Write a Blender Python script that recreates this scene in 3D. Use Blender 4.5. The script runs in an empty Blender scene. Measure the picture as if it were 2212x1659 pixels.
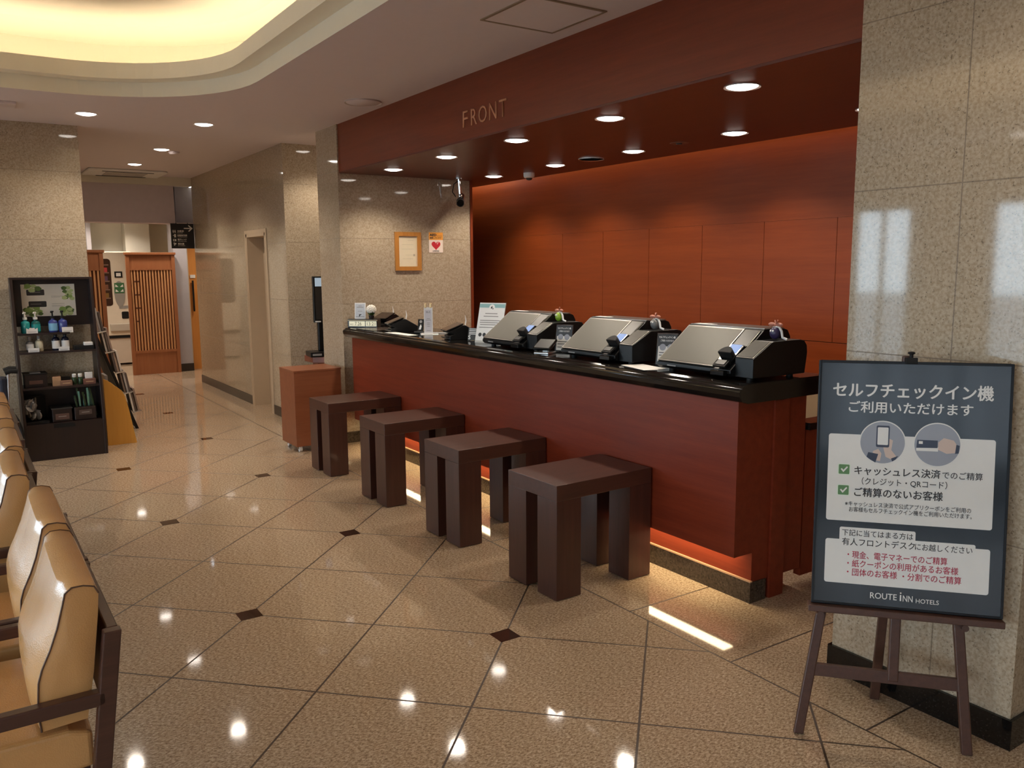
import bpy, bmesh, math, random
from mathutils import Vector, Matrix
random.seed(7)
PI = math.pi
SC = bpy.context.scene
COL = SC.collection

# ------------------------------------------------------------------ camera, world, exposure
YAW, PITCH, ROLL, FPX = math.radians(33.689979), math.radians(8.039748), math.radians(-0.41679241), 1792.4648
_f = Vector((math.sin(YAW)*math.cos(PITCH), math.cos(YAW)*math.cos(PITCH), -math.sin(PITCH)))
_r0 = Vector((math.cos(YAW), -math.sin(YAW), 0)); _u0 = _r0.cross(_f)
_r = math.cos(ROLL)*_r0 + math.sin(ROLL)*_u0; _u = -math.sin(ROLL)*_r0 + math.cos(ROLL)*_u0
cam = bpy.data.cameras.new('camera'); cam.sensor_width = 36; cam.lens = FPX/2212*36; cam.clip_start = .05
co = bpy.data.objects.new('camera', cam); COL.objects.link(co)
co.matrix_world = Matrix(((_r.x, _u.x, -_f.x, 0), (_r.y, _u.y, -_f.y, 0), (_r.z, _u.z, -_f.z, 1.6), (0, 0, 0, 1)))
SC.camera = co
SC.view_settings.view_transform = 'Standard'; SC.view_settings.look = 'None'
SC.view_settings.gamma = 1; SC.view_settings.use_curve_mapping = False
SC.view_settings.exposure = 0.52
W = bpy.data.worlds.new('world'); SC.world = W; W.use_nodes = True
W.node_tree.nodes['Background'].inputs[0].default_value = (.80, .90, 1.0, 1)
W.node_tree.nodes['Background'].inputs[1].default_value = 9.0
cy = SC.cycles
cy.max_bounces = 8; cy.diffuse_bounces = 4; cy.glossy_bounces = 4; cy.transmission_bounces = 6; cy.transparent_max_bounces = 8
cy.caustics_reflective = False; cy.caustics_refractive = False; cy.use_denoising = True
cy.sample_clamp_indirect = 4
P_DOWN, P_DESK, P_COVE, P_BACK, P_PLINTH, P_FAR = 36., 25., 14., 3.4, 11., 38.
WARM = (1, .87, .72)

# ------------------------------------------------------------------ materials
MATS = {}
class NB:
    def __init__(s, name):
        s.m = bpy.data.materials.new(name); s.m.use_nodes = True
        s.t = s.m.node_tree; s.b = s.t.nodes['Principled BSDF']
    def n(s, typ, **kw):
        x = s.t.nodes.new(typ)
        for k, v in kw.items(): setattr(x, k, v)
        return x
    def put(s, sock, v):
        if hasattr(v, 'is_output'): s.t.links.new(v, sock)
        else: sock.default_value = v
    def M(s, op, a, b=0., c=None):
        x = s.n('ShaderNodeMath', operation=op); s.put(x.inputs[0], a); s.put(x.inputs[1], b)
        if c is not None: s.put(x.inputs[2], c)
        return x.outputs[0]
    def mix(s, f, a, b):
        x = s.n('ShaderNodeMix', data_type='RGBA'); s.put(x.inputs[0], f); s.put(x.inputs[6], a); s.put(x.inputs[7], b)
        return x.outputs[2]
    def ramp(s, f, stops):
        x = s.n('ShaderNodeValToRGB'); s.put(x.inputs[0], f); e = x.color_ramp.elements
        while len(e) < len(stops): e.new(.5)
        for i, (p, c) in enumerate(stops): e[i].position = p; e[i].color = c if len(c) == 4 else (*c, 1)
        return x.outputs[0]
    def noise(s, vec, scale, detail=3., rough=.55):
        x = s.n('ShaderNodeTexNoise'); s.put(x.inputs['Vector'], vec); x.inputs['Scale'].default_value = scale
        x.inputs['Detail'].default_value = detail; x.inputs['Roughness'].default_value = rough
        return x.outputs['Fac']
    def line(s, v, c0, p, w):
        f = s.M('FRACT', s.M('ADD', s.M('DIVIDE', s.M('SUBTRACT', v, c0), p), .5))
        d = s.M('MULTIPLY', s.M('ABSOLUTE', s.M('SUBTRACT', f, .5)), p)
        return s.M('LESS_THAN', d, w)
    def bsdf(s, color, rough=.5, metal=0., coat=0., emit=None, power=0., alpha=1., spec=.5, bump=None, bstr=.1):
        i = s.b.inputs
        s.put(i['Base Color'], color if hasattr(color, 'is_output') else (*color[:3], 1)); s.put(i['Roughness'], rough)
        i['Metallic'].default_value = metal; i['Coat Weight'].default_value = coat; i['Coat Roughness'].default_value = .05
        i['Specular IOR Level'].default_value = spec
        if emit: i['Emission Color'].default_value = (*emit, 1); i['Emission Strength'].default_value = power
        if bump is not None:
            b = s.n('ShaderNodeBump'); b.inputs['Strength'].default_value = bstr; b.inputs['Distance'].default_value = .01
            s.put(b.inputs['Height'], bump); s.t.links.new(b.outputs[0], i['Normal'])
        MATS[s.m.name] = s.m
        return s.m

def srgb(r, g, b):
    f = lambda c: (c/255/12.92 if c <= 10 else ((c/255+.055)/1.055)**2.4)
    return (f(r), f(g), f(b))

def plain(name, c, rough=.5, metal=0., coat=0., emit=None, power=0., spec=.5, vary=.06):
    nb = NB(name)
    tc = nb.n('ShaderNodeTexCoord').outputs['Object']
    f = nb.noise(tc, 14., 3.)
    col = nb.mix(f, (*[v*(1-vary) for v in c], 1), (*[min(1, v*(1+vary)) for v in c], 1))
    return nb.bsdf(col, rough, metal, coat, emit, power, spec=spec)

def wood(name, dark, light, axis='z', scale=30., rough=.4, coat=.1, spec=.5):
    nb = NB(name); tc = nb.n('ShaderNodeTexCoord').outputs['Object']
    mp = nb.n('ShaderNodeMapping'); nb.put(mp.inputs['Vector'], tc)
    mp.inputs['Scale'].default_value = tuple(.05 if a == axis else 1. for a in 'xyz')
    f = nb.noise(mp.outputs[0], scale, 4., .6); g = nb.noise(mp.outputs[0], scale*6, 2., .5)
    h = nb.M('ADD', nb.M('MULTIPLY', f, .7), nb.M('MULTIPLY', g, .3))
    col = nb.ramp(h, [(.35, dark), (.65, light)])
    return nb.bsdf(col, rough, coat=coat, spec=spec, bump=g, bstr=.03)

def stone(name, base, light, dark, joints=True, rough=.05):
    nb = NB(name)
    pos = nb.n('ShaderNodeNewGeometry').outputs['Position']
    sp = nb.n('ShaderNodeSeparateXYZ'); nb.put(sp.inputs[0], pos)
    a = nb.noise(pos, 85., 3., .6); b = nb.noise(pos, 120., 3., .6); c = nb.noise(pos, 2.2, 2.)
    col = nb.ramp(a, [(.36, (*base, 1)), (.60, (*light, 1))])
    col = nb.mix(nb.ramp(b, [(.60, (0, 0, 0, 1)), (.68, (.8, .8, .8, 1))]), col, (*dark, 1))
    col = nb.mix(nb.M('MULTIPLY', c, .25), col, (*[v*.75 for v in base], 1))
    ro = rough
    if joints:
        jz = nb.line(sp.outputs[2], .103, .587, .0022)
        jy = nb.line(sp.outputs[1], 1.5, 50., .0022)
        j = nb.M('MAXIMUM', jz, jy)
        col = nb.mix(nb.M('MULTIPLY', j, .6), col, (*srgb(82, 64, 44), 1))
        ro = nb.M('ADD', nb.M('MULTIPLY', j, .4), rough)
    return nb.bsdf(col, ro)

def floor_mat():
    nb = NB('polished_floor_granite')
    pos = nb.n('ShaderNodeNewGeometry').outputs['Position']
    sp = nb.n('ShaderNodeSeparateXYZ'); nb.put(sp.inputs[0], pos); X, Y = sp.outputs[0], sp.outputs[1]
    mp = nb.n('ShaderNodeMapping'); nb.put(mp.inputs['Vector'], pos); mp.inputs['Rotation'].default_value = (0, 0, .9)
    mp.inputs['Scale'].default_value = (1, 1.7, 1)
    a = nb.noise(mp.outputs[0], 70., 4., .7); b = nb.noise(mp.outputs[0], 105., 3., .6); c = nb.noise(pos, 3., 2.)
    col = nb.ramp(a, [(.36, srgb(140, 117, 94)), (.50, srgb(180, 156, 130)), (.64, srgb(208, 188, 163))])
    col = nb.mix(nb.ramp(b, [(.61, (0, 0, 0, 1)), (.68, (1, 1, 1, 1))]), col, (*srgb(228, 212, 190), 1))
    col = nb.mix(nb.ramp(b, [(.36, (1, 1, 1, 1)), (.42, (0, 0, 0, 1))]), col, (*srgb(124, 100, 80), 1))
    x0, y0, t = 1.0185, 3.755, .6102
    U = nb.M('MULTIPLY', nb.M('ADD', X, Y), .70710678); V = nb.M('MULTIPLY', nb.M('SUBTRACT', Y, X), .70710678)
    u0, v0 = (x0+y0)*.70710678, (y0-x0)*.70710678
    diag = nb.M('MAXIMUM', nb.line(U, u0, t, .0042), nb.line(V, v0, t, .0042))
    def per(v, c): 
        f = nb.M('FRACT', nb.M('ADD', nb.M('DIVIDE', nb.M('SUBTRACT', v, c), 2*t), .5))
        return nb.M('MULTIPLY', nb.M('ABSOLUTE', nb.M('SUBTRACT', f, .5)), 2*t)
    inset = nb.M('LESS_THAN', nb.M('ADD', per(U, u0), per(V, v0)), .072)
    border = nb.M('GREATER_THAN', X, 2.50)
    inn = nb.M('SUBTRACT', 1., border)
    edge = nb.M('LESS_THAN', nb.M('ABSOLUTE', nb.M('SUBTRACT', X, 2.50)), .0042)
    bj = nb.M('MULTIPLY', border, nb.line(Y, 2.162, .609, .0042))
    g = nb.M('MAXIMUM', nb.M('MAXIMUM', nb.M('MULTIPLY', diag, inn), edge), bj)
    col = nb.mix(nb.M('MULTIPLY', g, .95), col, (*srgb(58, 40, 26), 1))
    ins = nb.M('MULTIPLY', inset, inn); g = nb.M('MULTIPLY', g, nb.M('SUBTRACT', 1., ins))
    col = nb.mix(ins, col, (*srgb(62, 40, 32), 1))
    ro = nb.M('ADD', nb.M('MULTIPLY', g, .4), nb.M('ADD', .03, nb.M('MULTIPLY', c, .05)))
    return nb.bsdf(col, ro, spec=.5)

def glass_mat(name, tint=(.9, .95, .97), refl=.10):
    m = bpy.data.materials.new(name); m.use_nodes = True; t = m.node_tree; t.nodes.clear()
    o = t.nodes.new('ShaderNodeOutputMaterial'); mx = t.nodes.new('ShaderNodeMixShader')
    a = t.nodes.new('ShaderNodeBsdfTransparent'); a.inputs[0].default_value = (*tint, 1)
    g = t.nodes.new('ShaderNodeBsdfGlossy'); g.inputs['Roughness'].default_value = .02
    mx.inputs[0].default_value = refl
    t.links.new(a.outputs[0], mx.inputs[1]); t.links.new(g.outputs[0], mx.inputs[2]); t.links.new(mx.outputs[0], o.inputs[0])
    MATS[name] = m; return m

def glow(name, c, p):
    nb = NB(name); return nb.bsdf((.03, .03, .03), .5, emit=c, power=p, spec=.3)

FLOOR = floor_mat()
STONE = stone('beige_granite', srgb(164, 146, 122), srgb(190, 174, 152), srgb(96, 82, 66))
BLACKST = stone('black_granite', (.004, .0035, .0035), (.008, .007, .006), (.03, .026, .022), False, .09)
PLINTHST = stone('dark_brown_granite', (.030, .022, .016), (.07, .05, .036), (.13, .10, .075), False, .14)
WRED = wood('red_brown_veneer', srgb(112, 42, 23), srgb(126, 51, 29), 'y', 26., .42, .0, .3)
WBACK = wood('orange_brown_veneer', srgb(118, 49, 14), srgb(130, 58, 20), 'y', 20., .45, .0, .3)
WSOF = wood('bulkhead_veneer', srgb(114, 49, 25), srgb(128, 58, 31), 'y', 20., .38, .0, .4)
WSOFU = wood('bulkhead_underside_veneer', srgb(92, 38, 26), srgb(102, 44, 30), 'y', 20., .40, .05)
WSTOOL = wood('dark_stool_wood', srgb(64, 37, 30), srgb(76, 45, 37), 'z', 34., .36, .1)
WSEAT = wood('dark_stool_seat_wood', srgb(68, 40, 31), srgb(80, 48, 38), 'x', 34., .36, .1)
WCART = wood('cart_veneer', srgb(128, 72, 44), srgb(142, 84, 54), 'x', 22., .42, .05)
WSHELF = wood('dark_shelf_wood', srgb(32, 18, 16), srgb(40, 23, 20), 'z', 26., .4, .05)
WCHAIR = wood('dark_chair_wood', srgb(62, 38, 31), srgb(74, 46, 38), 'x', 40., .3, .2)
WEASEL = wood('easel_wood', srgb(70, 44, 34), srgb(82, 53, 42), 'z', 40., .42, .05)
WSCREEN = wood('screen_wood', srgb(146, 88, 52), srgb(160, 101, 63), 'z', 22., .5, .0)
WSLAT = wood('screen_slat_wood', srgb(194, 138, 92), srgb(208, 152, 104), 'z', 22., .5, .0)
WORANGE = wood('orange_door_wood', srgb(196, 128, 58), srgb(212, 144, 72), 'z', 12., .4, .1)
WYELLOW = wood('yellow_board_wood', srgb(206, 146, 58), srgb(216, 158, 68), 'z', 14., .4, .1)
WFRAME = wood('frame_wood', srgb(176, 116, 52), srgb(194, 134, 68), 'z', 30., .35, .2)
WALCOVE = wood('desk_wood', srgb(120, 66, 48), srgb(134, 76, 56), 'x', 20., .4, .1)
CEILP = plain('ceiling_paint', srgb(220, 208, 210), .75, vary=.02)
CREAM = plain('cream_coffer_paint', srgb(244, 238, 220), .7, vary=.02)
TAUPE = plain('taupe_beam_paint', srgb(204, 192, 200), .7)
GREYP = plain('grey_column_paint', srgb(168, 164, 170), .6)
WHITEP = plain('white_wall_paint', srgb(226, 220, 206), .65, vary=.03)
BEIGED = plain('beige_door_paint', srgb(196, 176, 150), .5)
BLKBASE = plain('dark_baseboard', srgb(46, 38, 34), .3)
BLACK = plain('black_plastic', (.005, .0047, .0047), .34, spec=.35)
BLACKG = plain('gloss_black_plastic', (.005, .005, .005), .15)
BLACKM = plain('matt_black', (.008, .0075, .0075), .6, spec=.3)
DGREY = plain('dark_grey_plastic', (.03, .029, .028), .4)
SILVER = plain('silver_metal', (.62, .60, .58), .25, 1.)
CHROME = plain('chrome', (.8, .8, .8), .08, 1.)
SCREENG = plain('grey_screen_film', (.095, .087, .066), .45, .0, spec=.4, vary=.01)
RIMM = plain('dull_metal_rim', (.26, .245, .22), .32, .7)
WHITE = plain('white_plastic', (.82, .80, .77), .35)
PAPER = plain('white_paper', (.80, .78, .75), .6, vary=.02)
CREAMPAPER = plain('cream_paper', srgb(232, 222, 196), .6, vary=.02)
PRINTG = plain('grey_print', srgb(150, 146, 142), .6)
PRINTB = plain('dark_print', srgb(52, 50, 50), .6)
TEALP = plain('pale_teal_print', srgb(140, 178, 178), .5)
LEATHER = None
ORANGEP = plain('orange_print', srgb(236, 160, 62), .5)
REDP = plain('red_print', srgb(198, 44, 54), .45)
PINKRED = plain('poster_red_print', srgb(178, 52, 74), .5)
GREENP = plain('green_print', srgb(92, 130, 84), .5)
LEAFG = plain('leaf_green', srgb(150, 180, 98), .6, vary=.3)
LEAFD = plain('dark_leaf_green', srgb(96, 122, 62), .6, vary=.3)
POSTERD = plain('poster_charcoal', srgb(50, 55, 60), .10, spec=.55)
POSTERW = plain('poster_white', srgb(224, 220, 214), .14)
POSTERT = plain('poster_dark_text', srgb(58, 52, 50), .2)
POSTERG = plain('poster_grey_disc', srgb(150, 152, 160), .14)
SKINP = plain('poster_hand_print', srgb(206, 182, 168), .2)
NAVYP = plain('poster_navy_print', srgb(56, 60, 76), .2)
POSTERF = plain('poster_frame_metal', srgb(26, 28, 32), .3, .3)
FRONTL = plain('front_letter_bronze', srgb(200, 142, 108), .4, .2)
DIFF = glow('downlight_diffuser', (1, .90, .80), 9.)
RIM = plain('downlight_rim', (.72, .68, .64), .3, .5)
COVEG = glow('cove_lamp', (1, .87, .68), P_COVE)
BACKG = glow('back_wall_lamp', (1, .55, .20), P_BACK)
PLG = glow('plinth_lamp', (1, .79, .47), P_PLINTH)
BLUESCR = glow('blue_reader_screen', (.36, .54, 1.0), .5)
LCD = glow('pale_lcd', (.80, .74, .52), .62)
TEALB = plain('teal_bottle', srgb(40, 150, 150), .15, spec=.6)
TEALD = plain('dark_teal_bottle', srgb(24, 92, 88), .15, spec=.6)
BLUEB = plain('navy_bottle', srgb(62, 72, 140), .15, spec=.6)
LBLUE = plain('light_blue_label', srgb(120, 176, 214), .4)
GREENB = plain('green_bottle', srgb(44, 66, 38), .2)
BROWNBOX = plain('brown_box', srgb(140, 104, 84), .5)
TANBOX = plain('tan_box', srgb(190, 152, 116), .55)
CLEARB = plain('clear_film', srgb(120, 116, 112), .12, spec=.8, vary=.3)
MINT = plain('mint_wrapper', srgb(120, 170, 150), .3)
NAVY = plain('navy_fabric', srgb(26, 28, 44), .8)
PINK = plain('dusty_pink_ribbon', srgb(176, 112, 92), .5)
LIME = plain('lime_green_plastic', srgb(140, 176, 52), .4)
GREYT = plain('grey_trinket', srgb(112, 110, 108), .4)
PURPLE = plain('dark_purple_trinket', srgb(52, 40, 76), .4)
PETAL = plain('white_petal', srgb(240, 234, 222), .7)
BEIGEBOX = plain('beige_box', srgb(186, 164, 132), .6)
ASPH = plain('grey_paving', (.25, .26, .27), .8)
GLASS = glass_mat('window_glass')
GLASST = glass_mat('tinted_door_glass', (.32, .33, .34))
ACRYL = glass_mat('clear_acrylic', (.92, .93, .93), .12)
def leather():
    nb = NB('tan_leather'); tc = nb.n('ShaderNodeTexCoord').outputs['Object']
    f = nb.noise(tc, 9., 3.); v = nb.n('ShaderNodeTexVoronoi'); nb.put(v.inputs['Vector'], tc); v.inputs['Scale'].default_value = 260.
    col = nb.mix(f, (*srgb(186, 138, 86), 1), (*srgb(200, 152, 98), 1))
    return nb.bsdf(col, .22, spec=.6, bump=v.outputs['Distance'], bstr=.08)
LEATHER = leather()
PIPING = plain('brown_piping', srgb(88, 62, 46), .5)

# ------------------------------------------------------------------ mesh helpers
def root_of(o):
    while o.parent: o = o.parent
    return o

class MB:
    def __init__(s): s.b = bmesh.new()
    def _xf(s, vs, M):
        if M is not None:
            for v in vs: v.co = M @ v.co
    def hexa(s, c):           # 8 corners: bottom 4 ccw, top 4 ccw
        v = [s.b.verts.new(p) for p in c]
        for f in ((3, 2, 1, 0), (4, 5, 6, 7), (0, 1, 5, 4), (1, 2, 6, 5), (2, 3, 7, 6), (3, 0, 4, 7)): s.b.faces.new([v[i] for i in f])
        return s
    def box(s, x0, x1, y0, y1, z0, z1, M=None):
        c = [Vector(p) for p in ((x0, y0, z0), (x1, y0, z0), (x1, y1, z0), (x0, y1, z0), (x0, y0, z1), (x1, y0, z1), (x1, y1, z1), (x0, y1, z1))]
        if M is not None: c = [M @ p for p in c]
        return s.hexa(c)
    def prism(s, pts, a, b, axis='y', M=None):
        def P(p, t):
            q = {'x': (t, p[0], p[1]), 'y': (p[0], t, p[1]), 'z': (p[0], p[1], t)}[axis]
            return M @ Vector(q) if M is not None else Vector(q)
        A = [s.b.verts.new(P(p, a)) for p in pts]; B = [s.b.verts.new(P(p, b)) for p in pts]
        n = len(pts); s.b.faces.new(A); s.b.faces.new(B[::-1])
        for i in range(n): s.b.faces.new((A[i], B[i], B[(i+1) % n], A[(i+1) % n]))
        return s
    def flat(s, pts, n=0., M=None):
        vs = [s.b.verts.new((M @ Vector((p[0], p[1], n))) if M is not None else Vector((p[0], p[1], n))) for p in pts]
        s.b.faces.new(vs); return s
    def cyl(s, p0, p1, r0, r1=None, seg=20, caps=True):
        p0, p1 = Vector(p0), Vector(p1); r1 = r0 if r1 is None else r1
        d = (p1-p0).normalized(); a = d.orthogonal().normalized(); b = d.cross(a)
        R = []
        for p, r in ((p0, r0), (p1, r1)):
            R.append([s.b.verts.new(p+a*r*math.cos(2*PI*i/seg)+b*r*math.sin(2*PI*i/seg)) for i in range(seg)])
        for i in range(seg): s.b.faces.new((R[0][i], R[0][(i+1) % seg], R[1][(i+1) % seg], R[1][i]))
        if caps: s.b.faces.new(R[0][::-1]); s.b.faces.new(R[1])
        return s
    def tube(s, pts, r, seg=8, caps=True):
        pts = [Vector(p) for p in pts]; rings = []; a = None
        for i, p in enumerate(pts):
            d = (pts[min(i+1, len(pts)-1)]-pts[max(i-1, 0)]).normalized()
            a = d.orthogonal().normalized() if a is None else (a-d*a.dot(d)).normalized()
            b = d.cross(a)
            rr = r[i] if isinstance(r, (list, tuple)) else r
            rings.append([s.b.verts.new(p+a*rr*math.cos(2*PI*k/seg)+b*rr*math.sin(2*PI*k/seg)) for k in range(seg)])
        for A, B in zip(rings, rings[1:]):
            for k in range(seg): s.b.faces.new((A[k], A[(k+1) % seg], B[(k+1) % seg], B[k]))
        if caps: s.b.faces.new(rings[0][::-1]); s.b.faces.new(rings[-1])
        return s
    def lathe(s, prof, c=(0, 0, 0), seg=24, M=None):
        rings = []
        for r, z in prof:
            rings.append([s.b.verts.new(Vector(c)+Vector((r*math.cos(2*PI*k/seg), r*math.sin(2*PI*k/seg), z))) for k in range(seg)])
        for A, B in zip(rings, rings[1:]):
            for k in range(seg): s.b.faces.new((A[k], A[(k+1) % seg], B[(k+1) % seg], B[k]))
        if prof[0][0] > 1e-5: s.b.faces.new(rings[0][::-1])
        if prof[-1][0] > 1e-5: s.b.faces.new(rings[-1])
        if M is not None:
            for R in rings: s._xf(R, M)
        return s
    def ball(s, c, r, sc=(1, 1, 1), seg=16):
        ret = bmesh.ops.create_uvsphere(s.b, u_segments=seg, v_segments=max(6, seg//2), radius=r)
        for v in ret['verts']: v.co = Vector(c)+Vector((v.co.x*sc[0], v.co.y*sc[1], v.co.z*sc[2]))
        return s
    def loft(s, A, B):        # quads between two closed outlines of the same length
        a = [s.b.verts.new(p) for p in A]; b = [s.b.verts.new(p) for p in B]; n = len(a)
        for i in range(n): s.b.faces.new((a[i], a[(i+1) % n], b[(i+1) % n], b[i]))
        return s
    def build(s, name, mat, parent=None, world=False, bevel=0., seg=2, smooth=False, kind=None, label=None):
        bm = s.b
        bmesh.ops.remove_doubles(bm, verts=bm.verts, dist=1e-6)
        bmesh.ops.recalc_face_normals(bm, faces=bm.faces)
        if bevel:
            ed = [e for e in bm.edges if e.is_manifold and e.calc_face_angle(0) > .5]
            bmesh.ops.bevel(bm, geom=ed, offset=bevel, segments=seg, affect='EDGES', profile=.5, clamp_overlap=True)
        if world and parent is not None:
            L = root_of(parent).location
            for v in bm.verts: v.co -= L
        me = bpy.data.meshes.new(name); bm.to_mesh(me); bm.free(); me.materials.append(mat)
        if smooth:
            for p in me.polygons: p.use_smooth = True
            try: me.set_sharp_from_angle(angle=math.radians(40))
            except Exception: pass
        o = bpy.data.objects.new(name, me); COL.objects.link(o)
        if parent is not None: o.parent = parent
        if kind: o['kind'] = kind
        if label: o['label'] = label
        return o

def thing(name, label, cat, loc=(0, 0, 0), rz=0., group=None, M=None):
    o = bpy.data.objects.new(name, None); o.empty_display_size = .1; COL.objects.link(o)
    if M is not None:
        l, q, _ = M.decompose(); o.location = l; o.rotation_euler = q.to_euler()
    else: o.location = loc; o.rotation_euler = (0, 0, rz)
    o['label'] = label; o['category'] = cat
    if group: o['group'] = group
    return o
def tag(o, label, cat, group=None):
    o['label'] = label; o['category'] = cat
    if group: o['group'] = group
    return o
def single(mb, name, mat, label, cat, loc, group=None, rz=0., **kw):   # one-mesh thing; geometry given locally around loc
    o = mb.build(name, mat, **kw); o.location = loc; o.rotation_euler = (0, 0, rz)
    return tag(o, label, cat, group)
def dup(root, loc, label, group=None, rz=None):
    r = root.copy(); COL.objects.link(r); r.location = loc; r['label'] = label
    if group: r['group'] = group
    if rz is not None: r.rotation_euler = (0, 0, rz)
    def rec(src, dst):
        for ch in list(src.children):
            c = ch.copy(); COL.objects.link(c); c.parent = dst; rec(ch, c)
    rec(root, r)
    return r

def rrect(u0, u1, v0, v1, r, n=5):
    P = []
    for cx, cyy, a0 in ((u1-r, v1-r, 0), (u0+r, v1-r, 90), (u0+r, v0+r, 180), (u1-r, v0+r, 270)):
        for k in range(n+1):
            a = math.radians(a0+90*k/n); P.append((cx+r*math.cos(a), cyy+r*math.sin(a)))
    return P
def circ(u, v, r, n=40): return [(u+r*math.cos(2*PI*k/n), v+r*math.sin(2*PI*k/n)) for k in range(n)]

def text(body, u0, v0, h, mat, name, parent, n=.001, width=None, M=None, bold=0., centre=False, shear=0., depth=0.):
    c = bpy.data.curves.new('t', 'FONT'); c.body = body; c.offset = 0 if bold > 0 else bold; c.shear = shear; c.extrude = 0; c.resolution_u = 3
    o = bpy.data.objects.new('t', c); COL.objects.link(o)
    dg = bpy.context.evaluated_depsgraph_get(); dg.update()
    me = bpy.data.meshes.new_from_object(o.evaluated_get(dg))
    bpy.data.objects.remove(o); bpy.data.curves.remove(c)
    xs = [v.co.x for v in me.vertices]; ys = [v.co.y for v in me.vertices]
    if not xs: return None
    sy = h/(max(ys)-min(ys)); sx = (width/(max(xs)-min(xs))) if width else sy
    x0 = (min(xs)+max(xs))/2 if centre else min(xs)
    for v in me.vertices:
        p = Vector((u0+(v.co.x-x0)*sx, v0+(v.co.y-min(ys))*sy, n))
        v.co = M @ p if M is not None else p
    if depth:
        bm = bmesh.new(); bm.from_mesh(me)
        r = bmesh.ops.extrude_face_region(bm, geom=bm.faces[:])
        d = ((M.to_3x3() if M is not None else Matrix.Identity(3)) @ Vector((0, 0, depth)))
        for g in r['geom']:
            if isinstance(g, bmesh.types.BMVert): g.co += d
        bm.to_mesh(me); bm.free()
    if bold > 0:
        bm = bmesh.new(); bm.from_mesh(me); d = ((M.to_3x3() if M is not None else Matrix.Identity(3)) @ Vector((1, 0, 0)))*(bold*sx)
        d2 = ((M.to_3x3() if M is not None else Matrix.Identity(3)) @ Vector((0, 1, 0)))*(bold*sy*.7)
        src = bm.faces[:]; up_ = (M.to_3x3() if M is not None else Matrix.Identity(3)) @ Vector((0, 0, .00008))
        for k, o_ in enumerate((d, -d, d2, -d2)):
            o_ = o_+up_*(k+1)
            r = bmesh.ops.duplicate(bm, geom=src)
            for g in r['geom']:
                if isinstance(g, bmesh.types.BMVert): g.co += o_
        bm.to_mesh(me); bm.free()
    me.name = name; me.materials.clear(); me.materials.append(mat)
    t = bpy.data.objects.new(name, me); COL.objects.link(t); t.parent = parent
    return t

def struct(name, mb, mat, **kw): return mb.build(name, mat, kind='structure', **kw)

def face_frame(origin, right, up):
    r, u = Vector(right).normalized(), Vector(up).normalized(); n = r.cross(u)
    return Matrix(((r.x, u.x, n.x, origin[0]), (r.y, u.y, n.y, origin[1]), (r.z, u.z, n.z, origin[2]), (0, 0, 0, 1)))

def spot(loc, power, size=130, blend=.6, color=WARM, radius=.06):
    l = bpy.data.lights.new('lamp_light', 'SPOT'); l.energy = power; l.spot_size = math.radians(size); l.spot_blend = blend
    l.color = color; l.shadow_soft_size = radius
    o = bpy.data.objects.new('lamp_light', l); COL.objects.link(o); o.location = loc
    return o

# ------------------------------------------------------------------ setting
ZC, ZS = 2.848, 2.43
struct('floor', MB().box(-4.6, 5.2, -4.1, 17, -.1, 0), FLOOR)
struct('ground', MB().box(-40, -4.6, -40, 40, -.16, -.06), ASPH)

def coffer(off, z, n=12):
    x0, x1, y0, y1, r = -2.4-off, 1.815+off, -1.4-off, 6.88+off, 1.1+off
    return [Vector((p[0], p[1], z)) for p in rrect(x0, x1, y0, y1, r, n)]
# ceiling slab with the coffer opening
bm = MB(); b = bm.b
outer = [b.verts.new(p) for p in ((-4.6, -4.1, ZC), (2.93, -4.1, ZC), (2.93, 7.05, ZC), (4.3, 7.05, ZC), (4.3, 12.5, ZC), (-4.6, 12.5, ZC))]
inner = [b.verts.new(p) for p in coffer(0, ZC)]
eds = [b.edges.new((L[i], L[(i+1) % len(L)])) for L in (outer, inner) for i in range(len(L))]
bmesh.ops.triangle_fill(b, use_beauty=True, use_dissolve=False, edges=eds)
ceil = struct('ceiling', bm, CEILP)
struct('ceiling_slab', MB().box(2.93, 5.2, -4.1, 7.05, ZC, ZC+.1), CEILP)
tr = struct('trim_1', MB().loft(coffer(0, ZC), coffer(0, 2.95)).loft(coffer(0, 2.95), coffer(-.12, 2.95)), CREAM)
struct('trim_2', MB().loft(coffer(-.12, 2.95), coffer(-.12, 3.058)).loft(coffer(-.12, 3.058), coffer(-.09, 3.058)).loft(coffer(-.09, 3.058), coffer(-.09, 2.975)).loft(coffer(-.09, 2.975), coffer(.32, 2.975)), CREAM)
v = MB().loft(coffer(.32, 2.975), coffer(.32, 3.28)).loft(coffer(.32, 3.28), coffer(.1, 3.36)).loft(coffer(.1, 3.36), coffer(-.9, 3.39))
v.flat([(p.x, p.y) for p in coffer(-.9, 0)], 3.39)
struct('ceiling_vault', v, plain('vault_paint', srgb(214, 200, 176), .7, vary=.02))
struct('trim_3', MB().loft(coffer(-.03, 2.985), coffer(.03, 2.985)), COVEG)

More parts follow.
